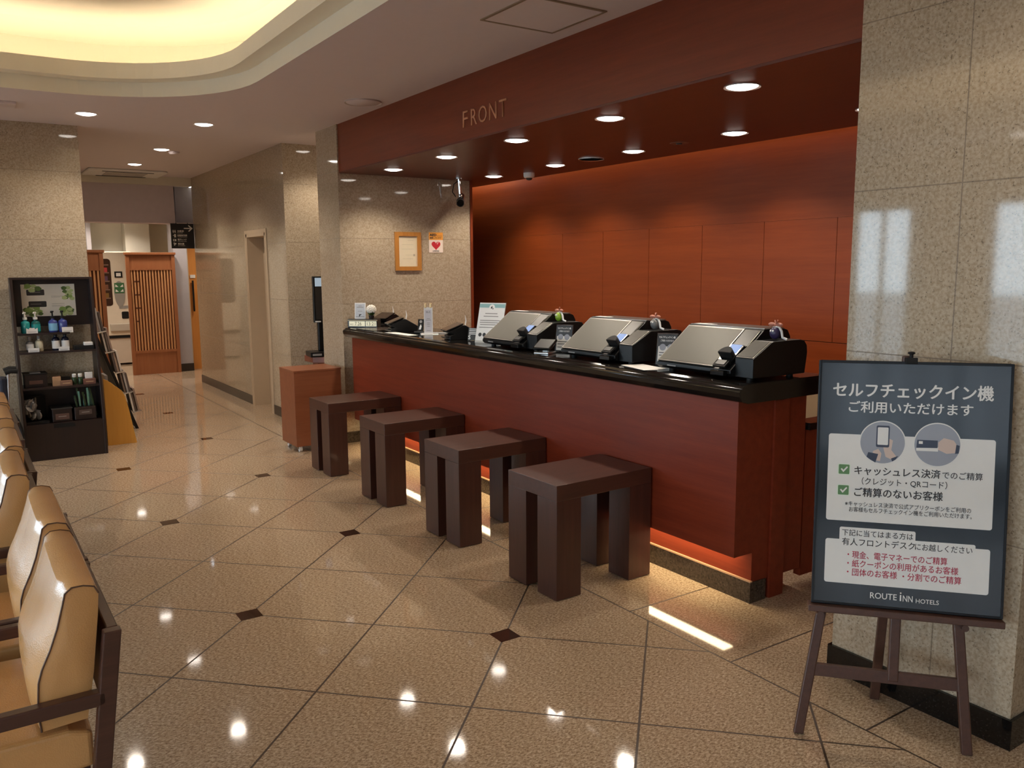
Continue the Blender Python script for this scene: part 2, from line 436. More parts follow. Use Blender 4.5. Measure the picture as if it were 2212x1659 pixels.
# walls
struct('wall_niche', MB().box(2.9, 4.25, 7.1, 7.6, 0, ZC), STONE)
struct('trim_4', MB().box(4.25, 4.275, 7.085, 7.6, 0, ZS), WSOF)
struct('wall_recess', MB().box(4.275, 4.9, 8.2, 8.3, 0, 2.9), WBACK)
struct('wall_alcove', MB().box(3.2, 4.3, 8.42, 8.7, 0, ZC), STONE)
struct('wall_alcove_side', MB().box(4.0, 4.24, 7.6, 8.42, 0, ZC), STONE)
yz = [(8.42, 0), (9.075, 0), (9.075, 1.99), (9.79, 1.99), (9.79, 0), (12.28, 0), (12.28, ZC), (8.42, ZC)]
struct('wall_corridor', MB().prism(yz, 2.853, 3.2, 'x'), STONE)
struct('baseboard_corridor', MB().box(2.843, 2.855, 9.83, 12.28, 0, .10), BLKBASE)
struct('baseboard_corner', MB().box(2.843, 2.855, 8.41, 9.03, 0, .10), BLKBASE)
struct('baseboard_niche', MB().box(2.89, 4.2, 7.088, 7.1, 0, .10), PLINTHST)
struct('wall_pillar', MB().box(-1.6, 1.012, 8.345, 9.0, 0, ZC), STONE)
struct('wall_hall', MB().box(.7, .9, 9.0, 16.4, 0, ZC), WHITEP)
struct('wall_side', MB().box(-4.6, -1.6, 8.8, 9.0, 2.4, ZC).box(-4.6, -1.6, 8.8, 9.0, 0, .2).box(-4.6, -3.8, 8.8, 9.0, .2, 2.4).box(-1.7, -1.6, 8.8, 9.0, .2, 2.4), STONE)
g = struct('window_8', MB().box(-3.8, -1.7, 8.895, 8.905, .2, 2.4), GLASS)
f = MB()
for x in (-3.8, -2.775, -1.75): f.box(x, x+.05, 8.86, 8.94, .2, 2.4)
f.box(-3.8, -1.7, 8.86, 8.94, 1.25, 1.29); f.build('window_frame', DGREY, g)
struct('wall_column', MB().box(2.787, 3.6, 1.222, 1.897, 0, ZC), STONE)
struct('baseboard_column', MB().box(2.775, 3.61, 1.21, 1.909, 0, .104), BLACKST)
struct('wall_right', MB().box(3.6, 4.9, 1.25, 1.35, 0, 2.9), STONE)
struct('wall_rear', MB().box(3.6, 5.2, -4.1, 1.25, 0, ZC), STONE)
# bulkhead over the desk
struct('wall_bulkhead', MB().box(2.912, 4.626, 1.6, 7.1, ZS+.012, ZC), WSOF)
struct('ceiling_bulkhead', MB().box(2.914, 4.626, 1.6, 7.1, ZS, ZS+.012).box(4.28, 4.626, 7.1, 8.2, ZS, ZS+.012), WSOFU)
struct('trim_5', MB().box(4.632, 4.66, 1.95, 8.15, 2.50, 2.53), BACKG)
struct('ceiling_cove', MB().box(4.6, 4.9, 1.3, 8.3, 2.78, 2.86), WBACK)
# back wall: one plain upper field, a row of panels and a lower field, with open joints over a dark core
bw = struct('wall_back', MB().box(4.80, 4.9, 1.3, 8.3, 0, 2.9), BLACKM)
struct('wall_back_upper', MB().box(4.78, 4.80, 1.3, 8.3, 1.902, 2.9), WBACK)
ys = [8.3]+[6.298-.5866*k for k in range(6)]+[2.78, 2.19, 1.3]
for a, c in zip(ys, ys[1:]):
    struct('wall_back_panel', MB().box(4.78, 4.80, c+.002, a-.002, 1.092, 1.901), WBACK)
struct('wall_back_lower', MB().box(4.78, 4.80, 1.3, 8.3, 0, 1.088), WBACK)
struct('trim_6', MB().box(4.70, 4.78, 1.4, 8.2, .84, .865), WRED)

# corridor end
struct('wall_beam', MB().box(.9, 2.62, 12.3, 12.6, 2.228, 2.735), TAUPE)
struct('trim_7', MB().box(.9, 2.853, 12.27, 12.6, 2.735, ZC), WHITEP)
struct('wall_beam_end', MB().box(2.66, 3.15, 12.42, 12.7, 2.24, 2.735), GREYP)
struct('wall_end', MB().box(.7, 5.2, 16.3, 16.4, 0, ZC), WHITEP)
struct('wall_far_right', MB().box(4.7, 4.8, 12.28, 16.4, 0, ZC), WHITEP)
struct('wall_behind_lift', MB().box(3.2, 4.8, 12.1, 12.28, 0, ZC), STONE)
struct('ceiling_far', MB().box(.7, 5.2, 12.5, 16.4, 2.62, 2.72), WHITEP)
struct('wall_far_column', MB().box(2.868, 3.066, 13.74, 14.1, 0, 2.62), GREYP)
struct('baseboard_far_column', MB().box(2.86, 3.074, 13.73, 14.1, 0, .12), BLKBASE)
struct('wall_far_stub', MB().box(1.95, 2.02, 16.0, 16.3, 0, 2.62), GREYP)
struct('wall_far_pier', MB().box(2.55, 2.95, 15.95, 16.3, 0, 2.62), WHITEP)
struct('baseboard_far', MB().box(1.7, 3.0, 15.93, 15.95, 0, .09), BLKBASE)
d2 = struct('door_2', MB().box(3.12, 4.0, 13.95, 13.99, 0, 2.1), WORANGE)
MB().box(3.075, 3.12, 13.93, 14.0, 0, 2.15).build('door_frame', BEIGED, d2)
MB().cyl((3.17, 13.91, .93), (3.17, 13.91, 1.42), .014).build('door_handle', BLACKM, d2)
MB().box(3.14, 3.22, 13.935, 13.95, 1.46, 1.51).build('door_plate', WHITE, d2)
struct('wall_far_door', MB().box(4.0, 4.7, 13.9, 14.0, 0, 2.62).box(3.066, 4.0, 13.96, 14.0, 2.1, 2.62), WHITEP)
# side door in the stone corridor wall
d1 = struct('door_1', MB().box(3.03, 3.07, 9.075, 9.79, 0, 1.99), BEIGED)
MB().box(2.845, 3.03, 9.755, 9.79, 0, 1.99).box(2.845, 3.03, 9.075, 9.11, 0, 1.99).box(2.845, 3.03, 9.075, 9.79, 1.955, 1.99).build('door_frame', BEIGED, d1)
MB().prism([(9.03, 0), (9.075, 0), (9.075, 1.99), (9.79, 1.99), (9.79, 0), (9.83, 0), (9.83, 2.03), (9.03, 2.03)], 2.843, 2.856, 'x').build('door_trim', BEIGED, d1)
MB().box(2.98, 3.03, 9.2, 9.38, 1.86, 1.92).build('door_closer', DGREY, d1)

# window wall on the left and glazed front
wins = [(-2.6, -1.2), (-.7, .7), (1.2, 2.6), (3.55, 4.85), (5.75, 6.55), (7.2, 8.3)]
z0w, z1w = .35, 2.3
poly = MB()
edges = [-4.1]
struct('wall_left', MB().box(-4.2, -4.0, -4.1, 8.8, 0, z0w).box(-4.2, -4.0, -4.1, 8.8, z1w, ZC), STONE)
prev = -4.1
for a, c in wins+[(8.8, 8.8)]:
    if a-prev > .01: struct('wall_left_pier', MB().box(-4.2, -4.0, prev, a, z0w, z1w), STONE)
    prev = c
for i, (a, c) in enumerate(wins):
    g = struct('window_%d' % (i+1), MB().box(-4.105, -4.095, a, c, z0w, z1w), GLASS)
    m = (a+c)/2
    f = MB().box(-4.13, -4.07, a, a+.05, z0w, z1w).box(-4.13, -4.07, c-.05, c, z0w, z1w).box(-4.13, -4.07, a, c, z0w, z0w+.05).box(-4.13, -4.07, a, c, z1w-.05, z1w).box(-4.13, -4.07, m-.02, m+.02, z0w, z1w)
    f.build('window_frame', DGREY, g)
struct('wall_front', MB().box(-4.2, 3.6, -4.1, -4.0, 2.4, ZC).box(-4.2, -3.2, -4.1, -4.0, 0, 2.4).box(-.3, 3.6, -4.1, -4.0, 0, 2.4), STONE)
g = struct('window_7', MB().box(-3.2, -.3, -4.055, -4.045, 0, 2.4), GLASST)
f = MB()
for x in (-3.2, -2.25, -1.3, -.35): f.box(x, x+.05, -4.09, -4.01, 0, 2.4)
f.build('window_frame', DGREY, g)
struct('ground_front', MB().box(-40, 40, -40, -4.6, -.16, -.06), ASPH)
def portal(loc, rot, sx, sy):
    l = bpy.data.lights.new('window_portal', 'AREA'); l.shape = 'RECTANGLE'; l.size = sx; l.size_y = sy; l.cycles.is_portal = True
    o = bpy.data.objects.new('window_portal', l); COL.objects.link(o); o.location = loc; o.rotation_euler = rot
for a, c in wins: portal((-4.25, (a+c)/2, (z0w+z1w)/2), (0, -PI/2, 0), z1w-z0w, c-a)
portal((-1.75, -4.15, 1.2), (PI/2, 0, 0), 2.9, 2.4)
portal((-2.75, 9.05, 1.3), (-PI/2, 0, 0), 2.1, 2.2)

# ------------------------------------------------------------------ downlights, speakers, hatch
def make_down(r=.074):
    t = thing('downlight', '', 'ceiling light')
    MB().lathe([(r, 0), (r+.012, -.004), (r+.012, 0.002)], seg=32).build('rim', RIM, t, smooth=True)
    MB().lathe([(.0, -.012), (r*.6, -.010), (r*.92, -.003), (r, 0)], seg=32).build('diffuser', DIFF, t, smooth=True)
    return t
DL = make_down()
first = [True]
def down(x, y, z, label, power, group):
    if first[0]:
        DL.location = (x, y, z); DL['label'] = label; DL['group'] = group; first[0] = False; o = DL
    else: o = dup(DL, (x, y, z), label, group)
    spot((x, y, z-.03), power)
    return o
o = ['far left', 'second from far left', 'middle', 'second from nearest', 'nearest']
lab = ['first from the stone niche wall in the front row under the wood bulkhead', 'second from the stone niche wall in the front row under the wood bulkhead',
       'third from the stone niche wall in the front row under the wood bulkhead', 'fourth from the stone niche wall in the front row under the wood bulkhead',
       'largest in view, front row under the wood bulkhead nearest the column']
for k, (x, y) in enumerate(((3.205, 6.61), (3.192, 5.662), (3.183, 4.70), (3.175, 3.741), (3.16, 2.77))):
    down(x, y, ZS, 'lit downlight ' + lab[k], P_DESK, 'downlights under the wood bulkhead')
lab = ['first from the niche wall in the rear row, beside the camera', 'second from the niche wall in the rear row by the orange back wall',
       'third from the niche wall in the rear row by the orange back wall', 'fourth from the niche wall in the rear row by the orange back wall', 'cut off by the stone column, rear row under the wood bulkhead']
for k, (x, y) in enumerate(((4.235, 6.63), (4.225, 5.665), (4.216, 4.70), (4.207, 3.738), (4.198, 2.775))):
    down(x, y, ZS, 'lit downlight ' + lab[k], P_DESK, 'downlights under the wood bulkhead')
for x, y, l in ((1.004, 7.68, 'in front of the left stone pillar'), (1.929, 7.711, 'between the ceiling coffer and the corridor'), (1.936, 9.517, 'in the corridor ceiling, nearer of two in line'), (1.922, 10.998, 'deepest in the corridor ceiling near the air conditioner')):
    down(x, y, ZC, 'lit round downlight ' + l, P_DOWN, 'downlights in the main ceiling')
down(3.25, 7.93, ZC, 'round downlight over the alcove, seen as a reflection in the stone', P_DOWN*.8, 'downlights in the main ceiling')
down(2.2, 1.0, ZC, 'added downlight outside the picture that brightens the column', P_DOWN*.3, 'added downlights outside the picture')  # unseen lamp added to lift the column
for x, y in ((1.6, -2.6), (-.6, -2.6), (-3.2, 1.2), (-3.2, 4.2), (-3.2, 7.4), (-1.2, 7.7)):  # extra out-of-view lamps, added to light the near floor and the room
    down(x, y, ZC, 'added downlight outside the picture around the coffer, for more room light', P_DOWN, 'added downlights outside the picture')

def disc(name, x, y, z, r, mat, label, cat, h=.012):
    single(MB().lathe([(0, -h), (r*.93, -h), (r, -h*.5), (r, 0)], seg=36), name, mat, label, cat, (x, y, z), smooth=True)
t = thing('ceiling_speaker', 'round flush ceiling speaker cover beside the FRONT bulkhead', 'speaker', (2.70, 6.06, ZC))
MB().lathe([(0, -.006), (.125, -.008), (.13, -.004)], seg=40).build('grille', CEILP, t, smooth=True)
MB().lathe([(.13, -.004), (.14, -.010), (.14, .002)], seg=40).build('rim', plain('speaker_rim', srgb(196, 182, 176), .6), t, smooth=True)
t = thing('ceiling_speaker', 'grey oval-looking round speaker among the rear bulkhead downlights', 'speaker', (4.21, 5.18, ZS))
MB().lathe([(0, -.006), (.092, -.006)], seg=36).build('grille', plain('speaker_grille', srgb(150, 122, 112), .5), t, smooth=True)
MB().lathe([(.092, -.006), (.10, -.009), (.10, .002)], seg=36).build('rim', RIM, t, smooth=True)
t = thing('sprinkler_plate', 'small dark round plate between the bulkhead speaker and the nearest rear downlight', 'sprinkler', (4.206, 4.226, ZS))
MB().lathe([(0, -.004), (.06, -.004), (.064, 0)], seg=30).build('plate', plain('plate_brown', srgb(120, 84, 70), .4), t, smooth=True)
MB().lathe([(.0, -.012), (.02, -.010), (.022, -.003)], seg=16).build('nozzle', DGREY, t, smooth=True)
t = thing('dome_sensor', 'small white dome sensor under the bulkhead near the back wall glow', 'sensor', (4.36, 6.24, ZS))
MB().lathe([(.05, 0), (.05, -.03), (.044, -.042), (.03, -.045)], seg=24).build('housing', WHITE, t, smooth=True)
MB().lathe([(.03, -.045), (.024, -.06), (0, -.066)], seg=20).build('lens', DGREY, t, smooth=True)
t = thing('ceiling_hatch', 'square access hatch with dark outline in the white ceiling', 'hatch', (2.568, 3.55, ZC))
MB().box(-.215, .215, -.215, .215, -.004, .0).build('panel', CEILP, t)
h = MB()
for s in (-1, 1): h.box(-.228, .228, s*.2215-.0075, s*.2215+.0075, -.006, 0).box(s*.2215-.0075, s*.2215+.0075, -.215, .215, -.006, 0)
h.build('frame', plain('hatch_frame', srgb(140, 120, 98), .5), t)
t = thing('air_conditioner', 'white ceiling cassette air conditioner at the end of the corridor', 'air conditioner', (1.95, 11.90, ZC-.001))
MB().box(-.46, .46, -.33, .33, -.03, 0).build('panel', WHITE, t, bevel=.01)
MB().box(-.24, .24, -.2, .2, -.036, -.028).build('grille', plain('ac_grille', srgb(176, 170, 164), .5), t)
MB().box(-.3, .3, -.31, -.26, -.034, -.028).build('louvre', DGREY, t)
MB().box(-.3, .3, .26, .31, -.034, -.028).build('louvre', DGREY, t)
t = thing('ceiling_fixture', 'white square ceiling fixture cut by the left picture edge', 'ceiling fixture', (.36, 7.55, ZC))
MB().box(-.16, .14, -.15, .15, -.02, 0).build('base_plate', CEILP, t, bevel=.004)
MB().cyl((-.03, -.02, -.02), (-.03, -.02, -.06), .03).build('swivel', BLACKM, t)
MB().ball((-.04, -.05, -.10), .055, (1, 1.2, .8)).build('lamp_head', WHITE, t, smooth=True)
t = thing('smoke_detector', 'tiny beige detector beside the second corridor downlight', 'sensor', (2.08, 9.62, ZC))
MB().lathe([(.055, 0), (.055, -.015), (.04, -.03), (0, -.032)], seg=24).build('housing', CEILP, t, smooth=True)

# lights of the far room
for x, y in ((1.6, 14.4), (2.6, 13.4), (3.6, 13.1), (2.4, 15.3), (1.5, 13.3), (1.7, 15.6)):
    down(x, y, 2.62, 'ceiling downlight of the vending room hidden behind the corridor beam', P_FAR, 'downlights of the vending room')

# FRONT lettering
MF = face_frame((2.912, 4.93, 2.520), (0, -1, 0), (0, 0, 1))
t = thing('wall_lettering', 'thin bronze FRONT letters on the wooden bulkhead', 'lettering', (2.912, 4.66, 2.52))
ML = MF.copy(); ML.translation = Vector((0, .27, 0))
for ch, u0, w in (('F', .0, .062), ('R', .105, .075), ('O', .20, .10), ('N', .33, .085), ('T', .445, .085)):
    text(ch, u0, 0, .104, FRONTL, 'letter', t, n=.0, width=w, M=ML, bold=-.003, depth=.005)

# ------------------------------------------------------------------ reception counter
XP, YE = 2.915, 2.52
t = thing('reception_counter', 'long red-brown reception counter with polished black granite top', 'counter', (3.1, 4.7, 0))
MB().box(XP, 3.04, YE, 6.94, .248, .99).build('front_panel', WRED, t, world=True)
MB().box(3.04, 3.40, YE, 6.94, .10, .99).build('body', WRED, t, world=True)
MB().box(3.028, 3.14, YE-.006, 6.94, 0, .103).build('plinth', PLINTHST, t, world=True)
MB().box(3.16, 3.26, YE-.012, YE+.02, 0, .97).build('end_post', WRED, t, world=True)
MB().box(3.028, 3.042, YE-.006, 6.94, .103, .110).build('plinth_edge', plain('plinth_edge_strip', srgb(190, 150, 116), .4), t, world=True)
MB().box(2.955, 3.02, 2.60, 6.9, .244, .249).build('light_strip', PLG, t, world=True)
pr = [(2.905, .985), (3.44, .985), (3.46, 1.0), (3.46, 1.075), (2.895, 1.075), (2.872, 1.068), (2.866, 1.058), (2.852, 1.054), (2.846, 1.044), (2.85, 1.02), (2.868, .995)]
bmx = MB().prism(pr, 2.455, 6.985, 'y').build('granite_top', BLACKST, t, world=True, bevel=.003)
# side gate between counter and back wall
t = thing('side_gate', 'dark wooden low gate behind the poster at the end of the counter', 'gate', (3.9, 2.56, 0))
MB().box(3.42, 4.7, 2.53, 2.57, .05, .80).build('panel', WRED, t, world=True)
MB().box(3.41, 4.72, 2.50, 2.60, .80, .835).build('cap', BLACKST, t, world=True)
single(MB().box(-.17, .17, -.3, .3, 0, .30), 'storage_box', BEIGEBOX, 'beige box behind the counter, partly hidden by the poster', 'box', (4.3, 3.15, .565), bevel=.008)
t = thing('back_cabinet', 'low wooden cabinet behind the counter carrying the beige box', 'cabinet', (4.3, 3.3, 0))
MB().box(4.05, 4.69, 2.75, 3.9, 0, .56).build('body', WRED, t, world=True)
MB().box(4.04, 4.69, 2.74, 3.91, .56, .565).build('top', BLACKM, t, world=True)

# ------------------------------------------------------------------ stools
def make_stool():
    t = thing('stool', '', 'stool')
    L, D, H, T = .615, .405, .574, .078
    MB().box(0, L, 0, D, H-T, H).build('seat', WSEAT, t, bevel=.0025)
    for x in (0, L-.15):
        for y in (0, D-.155): MB().box(x, x+.15, y, y+.155, .004, H-T).build('leg', WSTOOL, t, bevel=.002)
    for x in (.03, L-.03):
        for y in (.03, D-.03): MB().cyl((x, y, 0), (x, y, .005), .012).build('glide', WHITE, t)
    return t
st = make_stool(); st.location = (2.284, 3.052, 0); G = 'dark stools along the reception counter'
st['label'] = 'dark brown wooden stool nearest the poster, at the counter'; st['group'] = G; st.rotation_euler = (0, 0, math.radians(1))
for (x, y, rz), l in zip(((2.29, 3.985, .6), (2.292, 4.965, .3), (2.295, 5.975, 0)), ('dark brown wooden stool second from the poster in the row of four', 'dark brown wooden stool third from the poster in the row of four', 'dark brown wooden stool farthest from the poster, beside the wheeled box')):
    dup(st, (x, y, 0), l, G, math.radians(rz))

# ------------------------------------------------------------------ wheeled wooden box
t = thing('wheeled_box', 'red-brown wooden box on white casters beside the farthest stool', 'box', (2.59, 7.12, 0), 0)
MB().box(-.215, .215, -.16, .22, .05, .71).build('body', WCART, t, bevel=.003)
MB().box(-.218, .218, -.163, .223, .705, .722).build('top', WCART, t, bevel=.002)
for x in (-.17, .17):
    for y in (-.12, .17):
        c = MB().cyl((x-.012, y, .025), (x+.012, y, .025), .025).build('caster', WHITE, t, smooth=True)
        MB().box(x-.018, x+.018, y-.01, y+.01, .025, .052).build('fork', SILVER, c)

# ------------------------------------------------------------------ check-in kiosks
ZG = 1.075
def make_kiosk():
    t = thing('checkin_kiosk', '', 'check-in machine')
    P0, P1 = Vector((0, 0, .055)), Vector((.225, 0, .228)); d = P1-P0; n = Vector((-d.z, 0, d.x)).normalized()
    def sl(mb, s0, s1, y0, y1, h0, h1):
        q = lambda s, y, h: P0+d*s+n*h+Vector((0, y, 0))
        return mb.hexa([q(s0, y0, h0), q(s1, y0, h0), q(s1, y1, h0), q(s0, y1, h0), q(s0, y0, h1), q(s1, y0, h1), q(s1, y1, h1), q(s0, y1, h1)])
    main = [(.0, .036), (.02, .022), (.06, .022), (.39, .022), (.42, .05), (.42, .19), (.40, .222), (.37, .232), (.228, .234), (.222, .226), (.0, .053)]
    body = MB().prism(main, .105, .59, 'y').build('body', BLACK, t, bevel=.003)
    side = [(.03, .022), (.40, .022), (.415, .12), (.41, .155), (.39, .178), (.36, .185), (.17, .185), (.155, .18), (.03, .112)]
    MB().prism(side, 0, .105, 'y').build('printer_body', BLACK, t, bevel=.003)
    # sloped display with thin bright rim
    sl(MB(), .02, .985, .215, .585, .0, .006).build('display_rim', RIMM, t, bevel=.0015)
    sl(MB(), .045, .955, .222, .578, .004, .0075).build('display', SCREENG, t, bevel=.001)
    # card column
    sl(MB(), .56, .965, .115, .207, .0, .006).build('upper_panel_rim', RIMM, t, bevel=.001)
    sl(MB(), .572, .955, .118, .204, .003, .0075).build('upper_panel', plain('smoked_panel', (.045, .042, .036), .38), t)
    rd = sl(MB(), .10, .54, .12, .205, .0, .018).build('card_reader', BLACKG, t, bevel=.004)
    sl(MB(), .33, .535, .132, .195, .014, .0195).build('reader_screen', BLUESCR, rd)
    c = P0+d*.21+Vector((0, .163, 0))
    hood = MB()
    for a in range(0, 181, 20): pass
    prof = [(math.cos(math.radians(a))*.040, math.sin(math.radians(a))*.044) for a in range(0, 181, 15)]
    Mh = Matrix(((0, d.normalized().x, n.x, c.x), (1, 0, 0, c.y), (0, d.normalized().z, n.z, c.z), (0, 0, 0, 1)))
    hood.prism([(p[0], p[1]) for p in prof], .012, .052, 'z', Mh).build('reader_hood', BLACKM, t, bevel=.004)
    sl(MB(), -.02, .14, .125, .20, .014, .024)  .build('keypad', BLACKM, t, bevel=.002)
    kp = sl(MB(), .02, .12, .135, .19, .022, .0265)
    kp.build('card_slot', DGREY, t)
    MB().box(-.028, .03, .125, .205, .026, .05).build('slot_block', BLACKG, t, bevel=.004)
    # printer cover on the right module, sloped
    a, bq = Vector((.032, 0, .1125)), Vector((.157, 0, .182)); dd = bq-a; nn = Vector((-dd.z, 0, dd.x)).normalized()
    q = lambda s, y, h: a+dd*s+nn*h+Vector((0, y, 0))
    MB().hexa([q(.0, .004, 0), q(1., .004, 0), q(1., .102, 0), q(.0, .102, 0), q(.0, .004, .004), q(1., .004, .004), q(1., .102, .004), q(.0, .102, .004)]).build('printer_cover', RIMM, t, bevel=.001)
    MB().hexa([q(.05, .009, .003), q(.96, .009, .003), q(.96, .097, .003), q(.05, .097, .003), q(.05, .009, .0058), q(.96, .009, .0058), q(.96, .097, .0058), q(.05, .097, .0058)]).build('printer_window', plain('smoked_cover', (.07, .064, .05), .38), t)
    MB().box(.234, .40, .13, .58, .232, .2345).build('top_plate', plain('top_plate_metal', (.06, .052, .045), .3, .3), t)
    MB().box(.245, .29, .455, .575, .2345, .2365).build('label', PAPER, t)
    MB().box(.235, .239, .11, .585, .230, .2365).build('top_edge', RIMM, t)
    for x in (.06, .34):
        for y in (.04, .54): MB().cyl((x, y, .010), (x, y, .024), .016, seg=14).build('foot', BLACKM, t, smooth=True)
    MB().box(-.0025, .001, .455, .515, .038, .044).build('badge', PRINTG, t)
    return t
kk = make_kiosk(); G = 'self check-in machines on the counter'
kk.location = (2.95, 2.50, ZG-.010); kk['group'] = G
kk['label'] = 'black sloped self check-in kiosk nearest the poster, with the dark purple trinket'
dup(kk, (2.95, 3.312, ZG-.010), 'black sloped self check-in kiosk in the middle, with the grey trinket', G)
dup(kk, (2.95, 4.192, ZG-.010), 'black sloped self check-in kiosk farthest from the poster, with the lime trinket', G)

def trinket(y, mat, word):
    t = thing('hanging_trinket', 'small %s trinket with pink bow and white ribbon on a kiosk top' % word, 'trinket', (3.20, y, ZG+.177))
    MB().ball((0, 0, .030), .026, (1, 1, 1.15)).build('body', mat, t, smooth=True)
    MB().ball((-.019, .010, .040), .006).build('eye', WHITE, t, smooth=True)
    MB().ball((-.021, -.004, .040), .006).build('eye', WHITE, t, smooth=True)
    MB().tube([(0, .012, .055), (.0, -.02, .062), (0, -.036, .04), (.0, -.042, .012), (.01, -.06, .002)], .006).build('ribbon', WHITE, t, smooth=True)
    bw = MB()
    for s in (-1, 1):
        bw.ball((0, s*.022, .070), .014, (.7, 1.4, .7), 10)
    bw.ball((0, 0, .068), .008).tube([(0, 0, .07), (.02, .02, .088)], .003).tube([(0, 0, .07), (-.01, -.02, .092)], .003)
    bw.build('bow', PINK, t, smooth=True)
trinket(2.50+.06, PURPLE, 'dark purple'); trinket(3.312+.06, GREYT, 'grey'); trinket(4.192+.06, LIME, 'lime green')

# ------------------------------------------------------------------ small things on the counter
def cam_face(loc, tilt=0., yaw=None):
    a = math.atan2(loc[1], loc[0])-PI/2 if yaw is None else yaw      # right vector turned so that the front faces the room
    r = Vector((math.cos(a), math.sin(a), 0)); up = Vector((-math.sin(a)*math.sin(tilt), math.cos(a)*math.sin(tilt), math.cos(tilt)))
    return face_frame(loc, r, up)

def acrylic_sign(loc, label, yaw):
    M = cam_face(loc, math.radians(10), yaw)
    t = thing('acrylic_sign', label, 'sign', M=M, group='small black acrylic check-in signs')
    MB().box(-.055, .055, 0, .165, -.004, -.001).build('card', plain('sign_charcoal', srgb(44, 44, 46), .25), t)
    MB().box(-.058, .058, 0, .172, -.008, -.004).build('acrylic_holder', ACRYL, t)
    MB().box(-.058, .058, 0, .004, -.008, .04).build('base', ACRYL, t)
    text('セルフチェックイン機', -.045, .143, .012, WHITE, 'headline', t, width=.09, bold=.02, n=0)
    text('ご利用いただけます', -.036, .125, .011, WHITE, 'headline', t, width=.072, bold=.015, n=0)
    MB().flat(rrect(-.047, .047, .012, .100, .004), -.0006).build('white_field', POSTERW, t)
    for s in (-1, 1): MB().flat(circ(s*.022, .095, .018, 24), -.0002).build('picture_disc', POSTERG, t)
    for v, w in ((.064, .08), (.05, .06), (.03, .07)): MB().flat([(-.04, v), (-.04+w, v), (-.04+w, v+.004), (-.04, v+.004)], 0).build('text_line', PRINTB, t)
    return t
acrylic_sign((3.09, 4.07, ZG), 'black acrylic check-in sign between the far kiosk and the middle one', math.radians(-64))
acrylic_sign((3.12, 3.205, ZG), 'black acrylic check-in sign between the middle kiosk and the nearest one', math.radians(-64))

M = cam_face((2.96, 4.075, ZG), 0, math.radians(-66))
t = thing('card_terminal', 'small black tilted card terminal beside the lime trinket kiosk', 'card terminal', M=M)
MB().box(-.05, .05, 0, .012, -.05, .05).build('base', SILVER, t, bevel=.003)
MB().box(-.018, .018, .01, .05, -.02, .0).build('stand', WHITE, t, bevel=.003)
Mt = Matrix.Translation((0, .055, 0)) @ Matrix.Rotation(math.radians(-62), 4, 'X')
MB().box(-.06, .06, -.055, .055, -.008, .008, Mt).build('tablet', BLACKG, t, bevel=.004)
MB().box(-.052, .052, -.047, .047, .008, .0086, Mt).build('screen', BLACK, t)
tag(MB().prism([(3.0, 3.05), (2.87, 3.10), (2.93, 3.345), (3.05, 3.30)], ZG+.0004, ZG+.0016, 'z').build('paper_sheet', PAPER), 'printed white sheet lying between the middle and nearest kiosks', 'paper')

# white notice stand left of the far kiosk
M = cam_face((3.075, 4.92, ZG), math.radians(16), math.radians(-64))
t = thing('notice_stand', 'white notice stand with pale teal header beside the far kiosk', 'sign', M=M)
MB().box(-.105, .105, 0, .285, -.004, 0).build('board', PAPER, t)
MB().box(-.11, .11, 0, .29, -.008, -.004).build('acrylic_back', ACRYL, t)
MB().box(-.11, .11, 0, .004, -.008, .05).build('base', ACRYL, t)
MB().flat([(-.105, .25), (.105, .25), (.105, .278), (-.105, .278)], .0006).build('header_band', TEALP, t)
MB().flat(circ(0, .25, .024, 24), .001).build('header_disc', PAPER, t)
MB().flat([(-.006, .24), (.004, .25), (.001, .264), (-.01, .252)], .0014).flat([(.004, .238), (.013, .24), (.01, .25), (.005, .247)], .0014).build('header_icon', PRINTB, t)
for v, w in ((.205, .10), (.185, .12), (.155, .17), (.140, .17), (.125, .16), (.105, .17)):
    MB().flat([(-w/2, v), (w/2, v), (w/2, v+.006), (-w/2, v+.006)], .0008).build('text_line', PRINTG, t)
for x in (-.07, -.035): MB().flat(circ(x, .055, .014, 16), .0008).build('icon', PRINTB, t)

# small dark sign with an S-shaped icon
M = cam_face((3.065, 5.09, ZG), math.radians(12), math.radians(-60))
t = thing('counter_sign', 'small dark grey counter sign with white lines beside the second signature pad', 'sign', M=M)
MB().box(-.05, .05, 0, .095, -.005, 0).build('plate', DGREY, t)
MB().box(-.05, .05, 0, .006, -.05, .0).build('base', DGREY, t)
for v, w in ((.083, .075), (.071, .085), (.058, .075), (.047, .07)):
    MB().flat([(-.042, v), (-.042+w, v), (-.042+w, v+.006), (-.042, v+.006)], .0008).build('text_line', PAPER, t)
text('S', -.044, .012, .028, PAPER, 'icon', t, n=.001, bold=.05)

